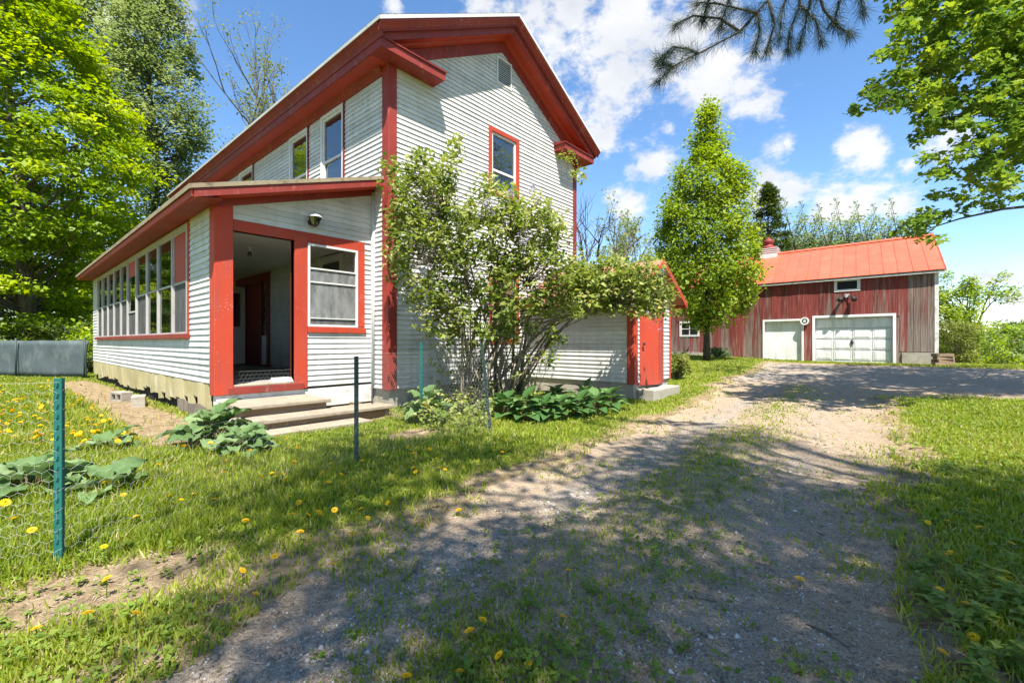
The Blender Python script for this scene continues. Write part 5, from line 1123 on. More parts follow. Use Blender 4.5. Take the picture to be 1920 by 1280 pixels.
    j0 = at(1480, -60, 4.3); mb.tube([base + UP * 6.5, (base + UP * 6.5 + j0) / 2 + UP * 0.4, j0], [0.06, 0.035, 0.016], 6); [mb.tube([j0, at(q, -46, 4.3)], 0.012, 5) for q in (1590, 1560, 1520, 1370, 1330)]
    Cc, Tt = [], []
    for (p, d) in tips:
        n = 30; q = RNG.normal(size=(n, 3)) * 0.5 + d * 0.7; q[:, 2] -= 0.6; q /= np.linalg.norm(q, axis=1, keepdims=True); Cc.append(np.repeat(p[None], n, 0) + RNG.normal(size=(n, 3)) * 0.012); Tt.append(q)
    Cc = np.concatenate(Cc); Tt = np.concatenate(Tt); n = len(Cc)
    leaves('needles', Cc, RNG.uniform(0.09, 0.175, n), RNG.normal(size=(n, 3)), RNG.random(n) ** 2, 'blade', MT['needle'], T, tang=Tt, wide=0.17)
    shade = [(395,905),(520,840),(700,800),(880,815),(1050,865),(1130,835),(1230,800),(1330,832),(1450,850),(1560,868),(1660,884),(1920,893),(1920,1285),(330,1285),(480,1190),(640,1090),(560,1010),(430,985)]  # crown clumps are set back along the sun to shade this outline
    cl = []; k = 0
    while len(cl) < 330 and k < 6000:
        k += 1; x, y = RNG.uniform(300, 1919), 640 + 645 / RNG.uniform(1.0, 4.3)
        if not in_poly(x, y, shade): continue
        g = onZ(x, y, 0.03)
        hole = fbm(g[0], g[1], 0.9, 77, 2)
        if hole < (0.56 if x < 850 else 0.46 if x < 1150 else 0.33): continue
        hgt = RNG.uniform(5.5, 11.5); c = g - LDIR * (hgt / -LDIR[2]); px, py, z = pix(c)
        if z > 0.1 and py > -90: continue
        cl.append(c)
    for i in range(160):
        t = RNG.random(); r = 4.0 * (1 - t) ** 0.8; a = RNG.random() * 6.2832; c = base + np.array([r * math.cos(a), r * math.sin(a), 6.5 + 9 * t]); px, py, z = pix(c)
        if (z > 0.1 and py > -120) or sunlit(c): continue
        cl.append(c)
    for c in cl[::5]: bough(mb, base + UP * np.clip(c[2] - base[2] - 1.0, 4, 12), c, 0.045, 0.008, 0.04)
    mb.build('branches', MT['bark_dark'], T, smooth=True)
    C, S, Nn, Rr = spray(cl, 0.75, 46, 0.6, 0.125, 0.5); leaves('crown', C, S, Nn, Rr * 0.7, 'diamond', MT['needle'], T, wide=0.55)
    # a maple standing out of view to the left; it shows in the upstairs panes
    for k, (b, h, w_) in enumerate((((-13.5, 7.5), 9.5, 'nearer'), ((-12.0, 13.5), 11, 'farther'))):
        b = np.array([b[0], b[1], 0.03]); T = empty('yard_tree', b, 'green tree mirrored in the upstairs side windows, the %s one' % w_, 'tree', 'trees mirrored in the windows')
        MB().tube([b, b + UP * h * 0.8], [0.22, 0.06], 8).build('trunk', MT['bark'], T); cl = []
        for i in range(130): q = RNG.normal(size=3); q /= np.linalg.norm(q); cl.append(b + UP * h * 0.62 + q * (RNG.random() ** 0.4) * np.array([2.9, 2.9, h * 0.4]))
        C, S, Nn, Rr = spray(cl, 0.8, 60, 0.5, 0.2, 0.5); leaves('crown', C, S, Nn, Rr, 'diamond', MT['leaf_maple'], T)
reseed(12); overhead()

# ------------------------------------------------------------------ lilac, hostas, rhubarb
def lilac():
    b0 = onZ(905, 770, 0.04); b0[2] = float(gz(b0[0], b0[1]))
    T = empty('lilac_bush', b0, 'sprawling many-stemmed lilac bush in front of the gable wall', 'bush')
    D1, D2 = 7.15, 7.9
    bl = [(850,285,16,24),(838,330,20,22),(775,350,34,36),(815,355,34,34),(755,400,30,34),(810,415,46,40),(765,460,36,34),(835,470,46,40),(755,515,22,26),(890,420,40,40),(932,378,40,34),(950,415,40,30),(1000,400,34,34),(1035,430,30,34),(895,490,56,40),(955,490,46,36),(1010,480,40,40),(1058,495,28,32),(820,535,46,34),(895,550,56,28),(970,550,46,30),(850,590,36,20),(940,590,40,18),
          (1045,545,36,24,7.5),(1095,545,42,24,D2),(1145,528,42,30,D2),(1185,540,42,30,D2),(1215,560,36,28,D2),(1248,545,18,22,D2),(1120,572,56,14,D2),(1200,588,24,12,D2),(1248,582,14,10,D2),(1160,492,22,14,D2),(1225,515,22,18,D2),(1075,560,40,26,7.7),(1110,520,30,16,D2),(1170,560,50,24,8.1),(1130,552,50,26,8.2),(1060,585,34,16,7.5),(1100,512,34,18,D2),(1140,503,34,18,D2),(1190,508,34,20,D2),(1062,525,34,20,7.7),(1218,500,20,14,D2),(1025,570,34,20,7.5),(1080,540,40,30,8.0),(1150,545,50,34,8.1),(1210,545,34,34,8.1),(735,330,12,26,7.3),(738,420,12,34,7.3),(742,480,12,20,7.3),(790,300,24,18,7.2),(800,570,40,22),(870,625,60,14),(960,620,46,14),(905,350,20,16),(1230,570,26,20,8.0),(795,615,14,12,6.9),(1035,640,16,26,7.3),(1025,675,14,12,7.2),(1090,330,14,12,8.2),(1070,300,10,8,8.4)]
    cl = blob_points(bl, D1, 0.5, per=20)
    mb = MB()
    idx = RNG.permutation(len(cl))
    roots = [onZ(x, y, 0.03) for x, y in ((862,772),(875,765),(890,778),(905,768),(915,775),(930,762),(945,770),(958,758),(900,755),(925,750),(880,752))]
    mids = []
    for k in range(34):
        c = cl[idx[k]]; r0 = roots[k % len(roots)] + RNG.normal(size=3) * [0.08, 0.08, 0]; r0[2] = float(gz(r0[0], r0[1])) - 0.05
        m = r0 * 0.45 + c * 0.55 + UP * (0.35 + 0.15 * RNG.random()); m[:2] = r0[:2] * 0.6 + c[:2] * 0.4 + RNG.normal(size=2) * 0.1
        q = r0 * 0.75 + m * 0.25 + RNG.normal(size=3) * 0.05; w0 = RNG.uniform(0.012, 0.034)
        pts = [r0, q, (q + m) / 2 + RNG.normal(size=3) * 0.05, m, (m + c) / 2 + RNG.normal(size=3) * 0.07, c]
        mb.tube(pts, [w0, w0 * .95, w0 * .85, w0 * .7, w0 * .4, 0.004], 6); mids += [m, (m + c) / 2]
    # the long low limb reaching right to the entry wing
    for e in ((1245, 570), (1200, 545), (1160, 520)):
        P_ = [roots[7], at(985, 700, 7.2), at(1030, 640, 7.3), at(1085, 585, 7.6), at(1140, 570, 7.8), at(*e, 7.9)]; mb.tube(P_, [0.035, 0.032, 0.028, 0.02, 0.012, 0.004], 6); mids += P_[3:5]
    for c in cl:
        d = [np.linalg.norm(m - c) for m in mids]; j = int(np.argmin(d))
        if d[j] < 1.3: bough(mb, mids[j], c, 0.006, 0.002, 0.02, 0.1, 3, 3)
    mb.build('stems', MT['bark_lilac'], T, smooth=True)
    mb = MB()      # thin whips rising from the root crown
    for k in range(120):
        a = onZ(RNG.uniform(850, 1005), RNG.uniform(748, 778), 0.03); a[2] = float(gz(a[0], a[1])) - 0.03; h = RNG.uniform(0.8, 2.0); b = a + np.array([RNG.normal() * 0.22, RNG.normal() * 0.22, h]); bough(mb, a, b, 0.008, 0.003, 0.0, 0.05, 4, 3)
    mb.build('whips', MT['bark_lilac'], T, smooth=True)
    C, S, Nn, Rr = spray(cl, 0.17, 20, 0.85, 0.062, 0.5); leaves('foliage', C, S, Nn, Rr, 'heart', MT['leaf_lilac'], T)
    # low sprouts round the foot
    foot = [onZ(RNG.uniform(780, 920), RNG.uniform(762, 815), 0.05) + UP * RNG.uniform(0.03, 0.35) for k in range(70)] + [onZ(RNG.uniform(800, 1010), RNG.uniform(750, 778), 0.05) + UP * RNG.uniform(0.2, 1.7) for k in range(170)]
    C, S, Nn, Rr = spray(foot, 0.12, 12, 0.8, 0.05, 0.5); leaves('sprouts', C, S, Nn, np.clip(Rr + .2, 0, 1), 'heart', MT['leaf_lilac'], T)
    for (x, y, d) in ((1000,365,7.2),(985,440,7.0),(915,395,6.9),(1035,400,7.3),(1238,520,7.9),(1222,600,7.8),(1185,560,7.8),(960,370,7.2)):
        c = at(x, y, d - 0.25); fl = [c + UP * 0.05 * k + RNG.normal(size=3) * 0.02 * (3 - k) for k in range(-1, 3) for q in range(3)]
        C, S, Nn, Rr = spray(fl, 0.035, 18, 1.0, 0.02, 0.2); leaves('flower_panicle', C, S, Nn, Rr, 'diamond', MT['lilac_flower'], T, kind='stuff')
reseed(13); lilac()

def leaf_grid(name, mat, nx=5, ny=4, wavy=0.0, curl=0.35, wide=1.0):
    V, Fc = [], []
    for i in range(nx + 1):
        t = i / nx; w_ = (math.sin(math.pi * min(1, t * 0.93 + 0.07)) ** 0.7) * (1.15 - 0.55 * t) * 0.42 * wide
        for j in range(ny + 1):
            s = (j / ny - 0.5) * 2; y = s * w_; x = t - 0.13 * abs(s) ** 2 * (1 - t) * 1.2
            V.append((x, y, 0.16 * abs(s) * w_ * 2 - curl * t * t + wavy * math.sin(t * 13 + s * 5) * abs(s) + wavy * 0.5 * math.sin(t * 21 - s * 9) + 0.12 * t))
    for i in range(nx):
        for j in range(ny): a = i * (ny + 1) + j; Fc.append((a, a + ny + 1, a + ny + 2, a + 1))
    me = bpy.data.meshes.new(name); me.from_pydata(V, [], Fc); me.polygons.foreach_set('use_smooth', [True] * len(Fc)); a = me.attributes.new('rnd', 'FLOAT', 'FACE'); return me, a, mat
def leafy_plant(name, label, cat, group, base, n, size, mats, rad, hgt, tilt=(0.2, 0.9), curl=0.35, stalk='stalk', wavy=0.0):
    T = empty(name, base, label, cat, group); mb = MB()
    for k in range(n):
        az = k * 2.399 + RNG.uniform(-0.3, 0.3); f_ = math.sqrt((k + 0.5) / n); r = rad * f_ * RNG.uniform(0.6, 1.0); z = hgt * (1.05 - 0.75 * f_ ** 1.5) * RNG.uniform(0.8, 1.15)
        p = np.array([r * 0.55 * math.cos(az), r * 0.55 * math.sin(az), max(z, 0.03)])
        o = bpy.data.objects.new('leaf', mats[k % len(mats)]); col.objects.link(o); o.parent = T; o.location = tuple(p)
        s = size * RNG.uniform(0.75, 1.2); o.scale = (s, s, s); o.rotation_euler = (RNG.normal() * 0.2, -(tilt[1] - (tilt[1] - tilt[0]) * f_) + RNG.normal() * 0.12, az)
        mb.tube([np.array(base) + np.array([0.02 * math.cos(az), 0.02 * math.sin(az), -0.02]), np.array(base) + p * [0.6, 0.6, 0.7], np.array(base) + p], [0.007, 0.006, 0.004], 4)
    mb.build('stalks', MT[stalk], T)
    return T
def leaf_set(base, mat, k, **kw):
    out = []
    for i in range(k):
        me, a, _ = leaf_grid(base, mat, **kw); a.data.foreach_set('value', np.full(len(me.polygons), (i + 0.5) / k, dtype=np.float32)); me.materials.append(mat); me.update(); out.append(me)
    return out
def garden():
    hs = leaf_set('hosta_leaf', MT['leaf_hosta'], 5, curl=0.5); rh = leaf_set('rhubarb_leaf', MT['leaf_rhubarb'], 5, nx=8, ny=8, curl=0.35, wavy=0.09, wide=1.35)
    k = 0; words = ['at the left end of the row', 'second from the left', 'third from the left', 'middle of the row', 'third from the right', 'second from the right', 'at the right end of the row', 'behind the left end', 'behind the middle', 'behind the right end']
    for (x, y) in ((950, 782), (985, 788), (1020, 788), (1052, 785), (1085, 780), (1115, 775), (1143, 768), (975, 765), (1040, 762), (1100, 758)):
        b = onZ(x, y, 0.04); b[2] = float(gz(b[0], b[1])); leafy_plant('hosta_plant', 'green hosta clump below the lilac, ' + words[k], 'hosta', 'hostas below the lilac', b, 26, 0.21, hs, 0.42, 0.30, curl=0.5); k += 1
    for (x, y, n, sz, rd, h, lb) in ((405, 835, 30, 0.25, 0.6, 0.34, 'big-leafed rhubarb plant at the corner of the porch steps'), (455, 850, 16, 0.2, 0.4, 0.2, 'smaller rhubarb plant spreading before the lowest porch step'),
                            (60, 925, 26, 0.21, 0.6, 0.22, 'pale large-leafed rhubarb plant behind the teal fence post'), (210, 925, 9, 0.2, 0.35, 0.15, 'small rhubarb plant right of the teal fence post'), (215, 840, 7, 0.22, 0.3, 0.15, 'little rhubarb sprout in the grass toward the porch skirt'), (800, 790, 20, 0.22, 0.5, 0.42, 'grey-green rhubarb plant at the foot of the lilac by the corner')):
        b = onZ(x, y, 0.04); b[2] = float(gz(b[0], b[1])); leafy_plant('rhubarb_plant', lb, 'rhubarb', None, b, n, sz, rh, rd, h, tilt=(0.0, 0.9), curl=0.45, wavy=0.06)
    # low shrub beyond the entry wing, and leafy clump under the young maple
    for (x, y, r, h, mt, lb, nm) in ((1272, 706, 0.4, 0.75, 'leaf_pale', 'low yellow-green shrub just past the red entry door', 'shrub'), (1345, 672, 0.7, 0.4, 'leaf_hosta', 'low leafy clump at the foot of the young maple', 'shrub')):
        b = onZ(x, y, 0.14 if x < 1300 else 0.36); b[2] = float(gz(b[0], b[1])); T = empty(nm, b, lb, 'shrub'); cl = []; mb = MB()
        for i in range(30): c = b + np.array([RNG.normal() * r * .5, RNG.normal() * r * .5, h * RNG.uniform(0.15, 1)]); cl.append(c); bough(mb, b, c, 0.01, 0.004)
        mb.build('stems', MT['bark_lilac'], T); C, S, Nn, Rr = spray(cl, 0.16, 34, 0.9, 0.07, 0.4); leaves('foliage', C, S, Nn, Rr, 'heart', MT[mt], T)
reseed(14); garden()

# ------------------------------------------------------------------ fences
def hexwire(mb, A, B, h, cell=0.055, rad=0.0011, zoff=0.02, wob=0.02):
    A = np.array(A, float); B = np.array(B, float); L_ = np.linalg.norm((B - A)[:2]); d = (B - A) / L_; nrm = np.array([-d[1], d[0], 0]); s = cell / math.sqrt(3); seen = set()
    def P(u, v): p = A + d * u + nrm * wob * math.sin(u * 5 + v * 3); z0 = float(A[2] + (B[2] - A[2]) * u / L_); return np.array([p[0], p[1], z0 + zoff + v])
    nc = int(L_ / cell); nr_ = int((h - zoff) / (1.5 * s))
    for j in range(nr_):
        for i in range(nc):
            u = (i + 0.5 * (j % 2)) * cell; v = j * 1.5 * s
            a, b, c, e = (u, v + s * .5), (u + cell / 2, v), (u + cell, v + s * .5), (u, v + 1.5 * s)
            for p, q in ((a, b), (b, c), (a, e)): mb.tube([P(*p), P(*q)], rad, 3, cap=False)
    for v in (0, h - zoff - 0.01): mb.tube([P(L_ * t / 8, v) for t in range(9)], rad * 1.3, 3, cap=False)
def fences():
    posts = [((-4.36, -3.52), 0.98, 0.0, 'post_green'), ((-2.28, -2.89), 1.03, 0.0, 'post_dark'), ((-0.59, -0.42), 1.15, 0.0, 'pipe'), ((-0.53, -1.61), 1.15, 0.0, 'post_green'), ((-0.30, -2.77), 1.14, -0.10, 'post_dark')]
    b = (-2.4, -3.0, 0.03); T = empty('wire_fence', b, 'sagging chicken-wire garden fence on thin steel posts before the house', 'fence')
    for (x, y), h, lean, mt in posts:
        z0 = float(gz(x, y)); f2 = RT[:2]; v2 = FW[:2]; mb = MB()
        def q(a, c, z): o = lean * z; return (x + f2[0] * (a + o) + v2[0] * c, y + f2[1] * (a + o) + v2[1] * c, z0 + z)
        if mt == 'pipe': mb.tube([q(0, 0, -0.1), q(0, 0, h)], 0.014, 8)
        else:
            w_ = 0.021
            mb.hexa([q(-w_, 0, -0.1), q(w_, 0, -0.1), q(w_, 0.006, -0.1), q(-w_, 0.006, -0.1), q(-w_, 0, h), q(w_, 0, h), q(w_, 0.006, h), q(-w_, 0.006, h)])
            mb.hexa([q(-0.003, 0.0062, -0.1), q(0.003, 0.0062, -0.1), q(0.003, 0.036, -0.1), q(-0.003, 0.036, -0.1), q(-0.003, 0.0062, h), q(0.003, 0.0062, h), q(0.003, 0.036, h), q(-0.003, 0.036, h)])
            z = 0.06
            while z < h - 0.02: mb.hexa([q(-0.006, -0.008, z), q(0.006, -0.008, z), q(0.006, -0.0002, z), q(-0.006, -0.0002, z), q(-0.006, -0.008, z + .014), q(0.006, -0.008, z + .014), q(0.006, -0.0002, z + .014), q(-0.006, -0.0002, z + .014)]); z += 0.055
        mb.build('post', MT[mt], T, smooth=(mt == 'pipe'))
    G = lambda x, y: (x, y, float(gz(x, y)))
    for A, B, h, c in ((G(-5.35, -2.95), G(-4.36, -3.54), 0.97, 0.06), (G(-4.36, -3.54), G(-2.28, -2.91), 0.62, 0.06), (G(-2.28, -2.91), G(-0.30, -2.79), 0.42, 0.05), (G(-0.30, -2.79), G(-0.53, -1.63), 1.0, 0.05), (G(-0.53, -1.6), G(-0.59, -0.44), 1.0, 0.05), ((-2.295, 0.60, 0.56), (-1.44, 0.60, 0.56), 0.2, 0.06)):
        mb = MB(); hexwire(mb, A, B, h, c, 0.00055); mb.build('wire_mesh', MT['wire'], T, kind='stuff')
    # grey tarp fence at the far end of the porch
    A, M_, Z_ = np.array([-2.62, 12.95]), np.array([-4.6, 16.4]), np.array([-7.5, 20.5]); z0 = 0.03
    T = empty('tarp_fence', (A[0], A[1], z0), 'grey tarp fence stretched on posts beyond the end of the porch', 'fence')
    pts = [A + (M_ - A) * t for t in np.linspace(0, 1, 20)] + [M_ + (Z_ - M_) * t for t in np.linspace(0, 1, 20)[1:]]; V = []; Fc = []; m = 8
    for i, p in enumerate(pts):
        for j in range(m):
            u = j / (m - 1); o = 0.018 * math.sin(i * 1.3 + u * 2) + 0.012 * math.sin(i * 0.55 - u * 5) + 0.012 * math.sin(i * 2.7 + u * 7) + 0.01 * math.sin(i * 4.1 - u * 3); V.append((p[0] + o, p[1] + o * 0.5, z0 + 0.02 + u * (1.18 + 0.006 * math.sin(i * 0.9))))
    for i in range(len(pts) - 1):
        for j in range(m - 1): a = i * m + j; Fc.append((a, a + m, a + m + 1, a + 1))
    o = MB().add(V, Fc).build('tarp', MT['tarp'], T, smooth=True); so = o.modifiers.new('solid', 'SOLIDIFY'); so.thickness = 0.006
    for t in (A, A + (M_ - A) * 0.72, M_ + (Z_ - M_) * 0.3, M_ + (Z_ - M_) * 0.8): MB().tube([(t[0] - .07, t[1] - .07, z0 - 0.1), (t[0] - .07, t[1] - .07, z0 + 1.28)], 0.025, 8).build('post', MT['post_dark'], T, smooth=True)
reseed(15); fences()

# ------------------------------------------------------------------ distant wood and hills
def distance():
    n = 240; V = []; Fc = []
    for i in range(n):
        a = 2 * math.pi * i / n
        for j, (r, hh) in enumerate(((240, -9), (300, 0.45), (360, 0.9), (460, 1.0), (620, -9))):
            amp = 3 + 6 * vnoise(np.array(i * 1.0), np.array(3.0), 11, 4) + 3 * vnoise(np.array(i * 1.0), np.array(9.0), 3, 5)
            z = -8 if hh < 0 else -7 + (amp + 7) * hh * 1.0
            V.append((math.cos(a) * r, math.sin(a) * r, z))
    for i in range(n):
        for j in range(4): Fc.append((i * 5 + j, ((i + 1) % n) * 5 + j, ((i + 1) % n) * 5 + j + 1, i * 5 + j + 1))
    MB().add(V, Fc).build('hills', MT['hill'], None, smooth=True, kind='structure')
    cl = []
    for k in range(520):
        px = RNG.uniform(-420, 430); d = RNG.uniform(27, 42); p = at(px, 640, d); h = RNG.uniform(0.5, 11 - 5 * max(0, px - 150) / 280); p[2] = h; cl.append(p)
    C, S, Nn, Rr = spray(cl, 1.3, 44, 0.8, 0.26, 0.4); o = leaves('background_wood', C, S, Nn, Rr, 'diamond', MT['leaf_dark'], None)
    tag(o, 'dark green wood massed behind the trees on the left', 'wood', kind='stuff')
def hill_mat():
    m, nt, N, L, out = M_new('wooded_hill'); v = mapping(N, L, (1, 1, 1), world=True); n = noise(N, L, 0.12, 6, 0.7, v)
    c = ramp(N, L, n.outputs['Fac'], [(0.3, (0.03, 0.055, 0.02)), (0.5, (0.06, 0.10, 0.03)), (0.7, (0.11, 0.16, 0.045))]); principled(N, L, out, c.outputs[0], 0.95, bump(N, L, n.outputs['Fac'], 1.0, 3.0), 0.05); return m
MT['hill'] = hill_mat(); reseed(16); distance()

# ------------------------------------------------------------------ grass, weeds, litter, dandelions
def ground_samples(n, d0, d1, s0=-1.3, s1=1.3):
    d = d0 * (d1 / d0) ** RNG.random(n); s = RNG.uniform(s0, s1, n)
    x = CAM[0] + d * FW[0] + d * s * RT[0]; y = CAM[1] + d * FW[1] + d * s * RT[1]; return x, y, d
def blocked(x, y):
    b = (x > -2.5) & (x < 6.0) & (y > 0.42) & (y < 13)            # house and porch
    b |= (x > 0.02) & (x < 6.0) & (y > -0.02) & (y < 13); b |= (x > 3.84) & (x < 5.65) & (y > -2.75) & (y < 0.2)
    b |= (x > 4.0) & (x < 5.36) & (y > -3.1) & (y < -2.7); b |= (x > -2.66) & (x < -0.95) & (y > -1.08) & (y < 0.5); b |= (x > -2.6) & (x < -0.42) & (y > -0.78) & (y < 0.5)
    v = (x - BP[0]) * BU[1] - (y - BP[1]) * BU[0]; b |= (x > BP[0] + (y - BP[1]) * BU[0] / BU[1] - 0.02) & (y > BP[1] - 0.3) & (y < 14)
    return b
def unmown(x, y): return sstep(-2.2, -3.3, x) * sstep(-4.1, -3.2, y) * (1 - sstep(6, 14, y)) + 0.6 * np.exp(-(((x + 1.9) / 1.2) ** 2 + ((y + 2.7) / 0.5) ** 2))
def grass():
    x, y, d = ground_samples(430000, 1.15, 30)
    sd = drive_sd(x, y); dr = dryness(x, y); keep = ~blocked(x, y)
    yc = (np.interp(x, *YL) + np.interp(x, *YR)) / 2
    med = np.exp(-((y - yc - 0.05) / 0.36) ** 2) * (x < 9) * (0.26 + 0.42 * sstep(0.44, 0.62, fbm(x, y, 0.7, 51, 3))) + 0.35 * np.exp(-((sd) / 0.35) ** 2) * (fbm(x, y, 0.4, 8, 2) > 0.5)
    patch = fbm(x, y, 0.45, 61, 3); p = np.where(sd > 0, med * 0.8, np.clip(1.1 - 1.7 * dr, 0.02, 1) * sstep(0.24, 0.5, patch + 0.10 + 0.25 * sstep(-8, -3, -np.abs(y + 2))))
    k = keep & (RNG.random(len(x)) < p); x, y, d = x[k], y[k], d[k]; n = len(x)
    um = unmown(x, y); rs = y < -6.5; tuft = fbm(x, y, 0.3, 71, 2)
    h = (0.036 + 0.03 * RNG.random(n)) * (1 + 0.9 * um * (0.4 + 1.4 * tuft)) * (0.7 + 0.7 * tuft) * np.where(drive_sd(x, y) > 0, 0.7, 1.0)
    z = gz(x, y) - 0.006; C = np.stack([x, y, z], 1)
    t = RNG.normal(size=(n, 3)) * 0.42; t[:, 2] = 1.0; nn = RNG.normal(size=(n, 3)); nn[:, 2] *= 0.3
    col_ = np.clip(0.18 + 0.5 * fbm(x, y, 1.1, 91, 3) + 0.16 * RNG.normal(size=n) + 0.42 * np.clip(dryness(x, y) - 0.25, 0, 1) * (RNG.random(n) < 0.6), 0, 0.86); dead = RNG.random(n) < 0.07; col_ = np.where(dead, RNG.uniform(0.86, 1, n), col_)
    # width grows with distance so that far turf still covers the soil
    order = np.argsort(d); cuts = [0, 2.2, 4, 7, 12, 40]; nm = 'grass'
    Vs, Fs, Rs = [], [], []; base = 0; P0 = np.array(SHAPES['blade'][0], float)
    tt = t - 0; tt /= np.linalg.norm(tt, axis=1, keepdims=True); nn -= tt * np.sum(nn * tt, 1, keepdims=True); nn /= np.linalg.norm(nn, axis=1, keepdims=True); bb = np.cross(nn, tt)
    wd = np.clip(0.0042 * (0.7 + 0.35 * d), 0.004, 0.05); bend = RNG.uniform(0.0, 0.45, n)
    V = C[:, None, :] + tt[:, None, :] * (h[:, None, None] * P0[None, :, 0, None]) + bb[:, None, :] * (wd[:, None, None] * P0[None, :, 1, None] * 12) + nn[:, None, :] * (bend * h)[:, None, None] * (P0[None, :, 0, None] ** 2)
    o = np_mesh('grass', V.reshape(-1, 3), np.arange(n * 5), 5, MT['grass'], None, col_); tag(o, 'green grass growing over the lawn and along the driveway', 'grass', kind='stuff')
def weeds():
    x, y, d = ground_samples(60000, 1.15, 11); sd = drive_sd(x, y); yc = (np.interp(x, *YL) + np.interp(x, *YR)) / 2
    right = (y < -6.6); f_ = fbm(x, y, 0.55, 17, 3)
    p = np.where(sd > 0.02, 0.22 * np.exp(-((y - yc) / 0.5) ** 2) * sstep(0.38, 0.62, f_), np.where(right, 0.20 * sstep(0.42, 0.6, f_), 0.22 * sstep(0.45, 0.6, f_))) * (1 - 0.8 * dryness(x, y))
    k = ~blocked(x, y) & (RNG.random(len(x)) < p); x, y, d = x[k], y[k], d[k]; n = len(x); m = 5
    C = np.repeat(np.stack([x, y, gz(x, y) + RNG.uniform(0.008, 0.05, n)], 1), m, 0); a = RNG.random(n * m) * 6.2832
    t = np.stack([np.cos(a), np.sin(a), RNG.uniform(0.1, 0.9, n * m)], 1); nn = RNG.normal(size=(n * m, 3)) * 0.3; nn[:, 2] = 1
    big = np.where(np.repeat(right[k], m), 0.9, 0.68); S = RNG.uniform(0.022, 0.058, n * m) * big * np.clip(0.8 + 0.05 * np.repeat(d, m), 0.8, 1.3)
    C = C + t * [0.006, 0.006, 0.0]
    o = leaves('weeds', C, S, nn, np.clip(np.repeat(f_[k], m) + 0.15 * RNG.normal(size=n * m), 0, 1), 'diamond', MT['weed'], None, tang=t); tag(o, 'low broad-leafed weeds spread through the grass and wheel-track strip', 'weeds', kind='stuff')
    # taller leafy weeds in the lower right corner
    cl = []
    for i in range(75):
        g = onZ(RNG.uniform(1700, 2000), RNG.uniform(1060, 1300), 0.03)
        if drive_sd(g[0], g[1]) < -0.1: cl.append(g)
    Cc, Tt, Rr = [], [], []
    for g in cl:
        h = RNG.uniform(0.03, 0.13); z0 = float(gz(g[0], g[1]))
        for lv in range(3):
            for q in range(4):
                a = q * 1.5708 + lv * 0.785 + RNG.normal() * 0.2; Cc.append([g[0], g[1], z0 + h * (0.35 + 0.33 * lv)]); Tt.append([math.cos(a), math.sin(a), 0.35 + 0.2 * lv]); Rr.append(np.clip(0.4 + 0.25 * RNG.normal(), 0, 1))
    Cc, Tt = np.array(Cc), np.array(Tt); nn = RNG.normal(size=Cc.shape) * 0.15; nn[:, 2] = 1
    o = leaves('leafy_weeds', Cc, RNG.uniform(0.03, 0.06, len(Cc)), nn, np.clip(np.array(Rr) + 0.3, 0, 1), 'diamond', MT['weed'], None, tang=Tt, wide=0.85); tag(o, 'taller pointed-leaf weeds in the near right corner', 'weeds', kind='stuff')
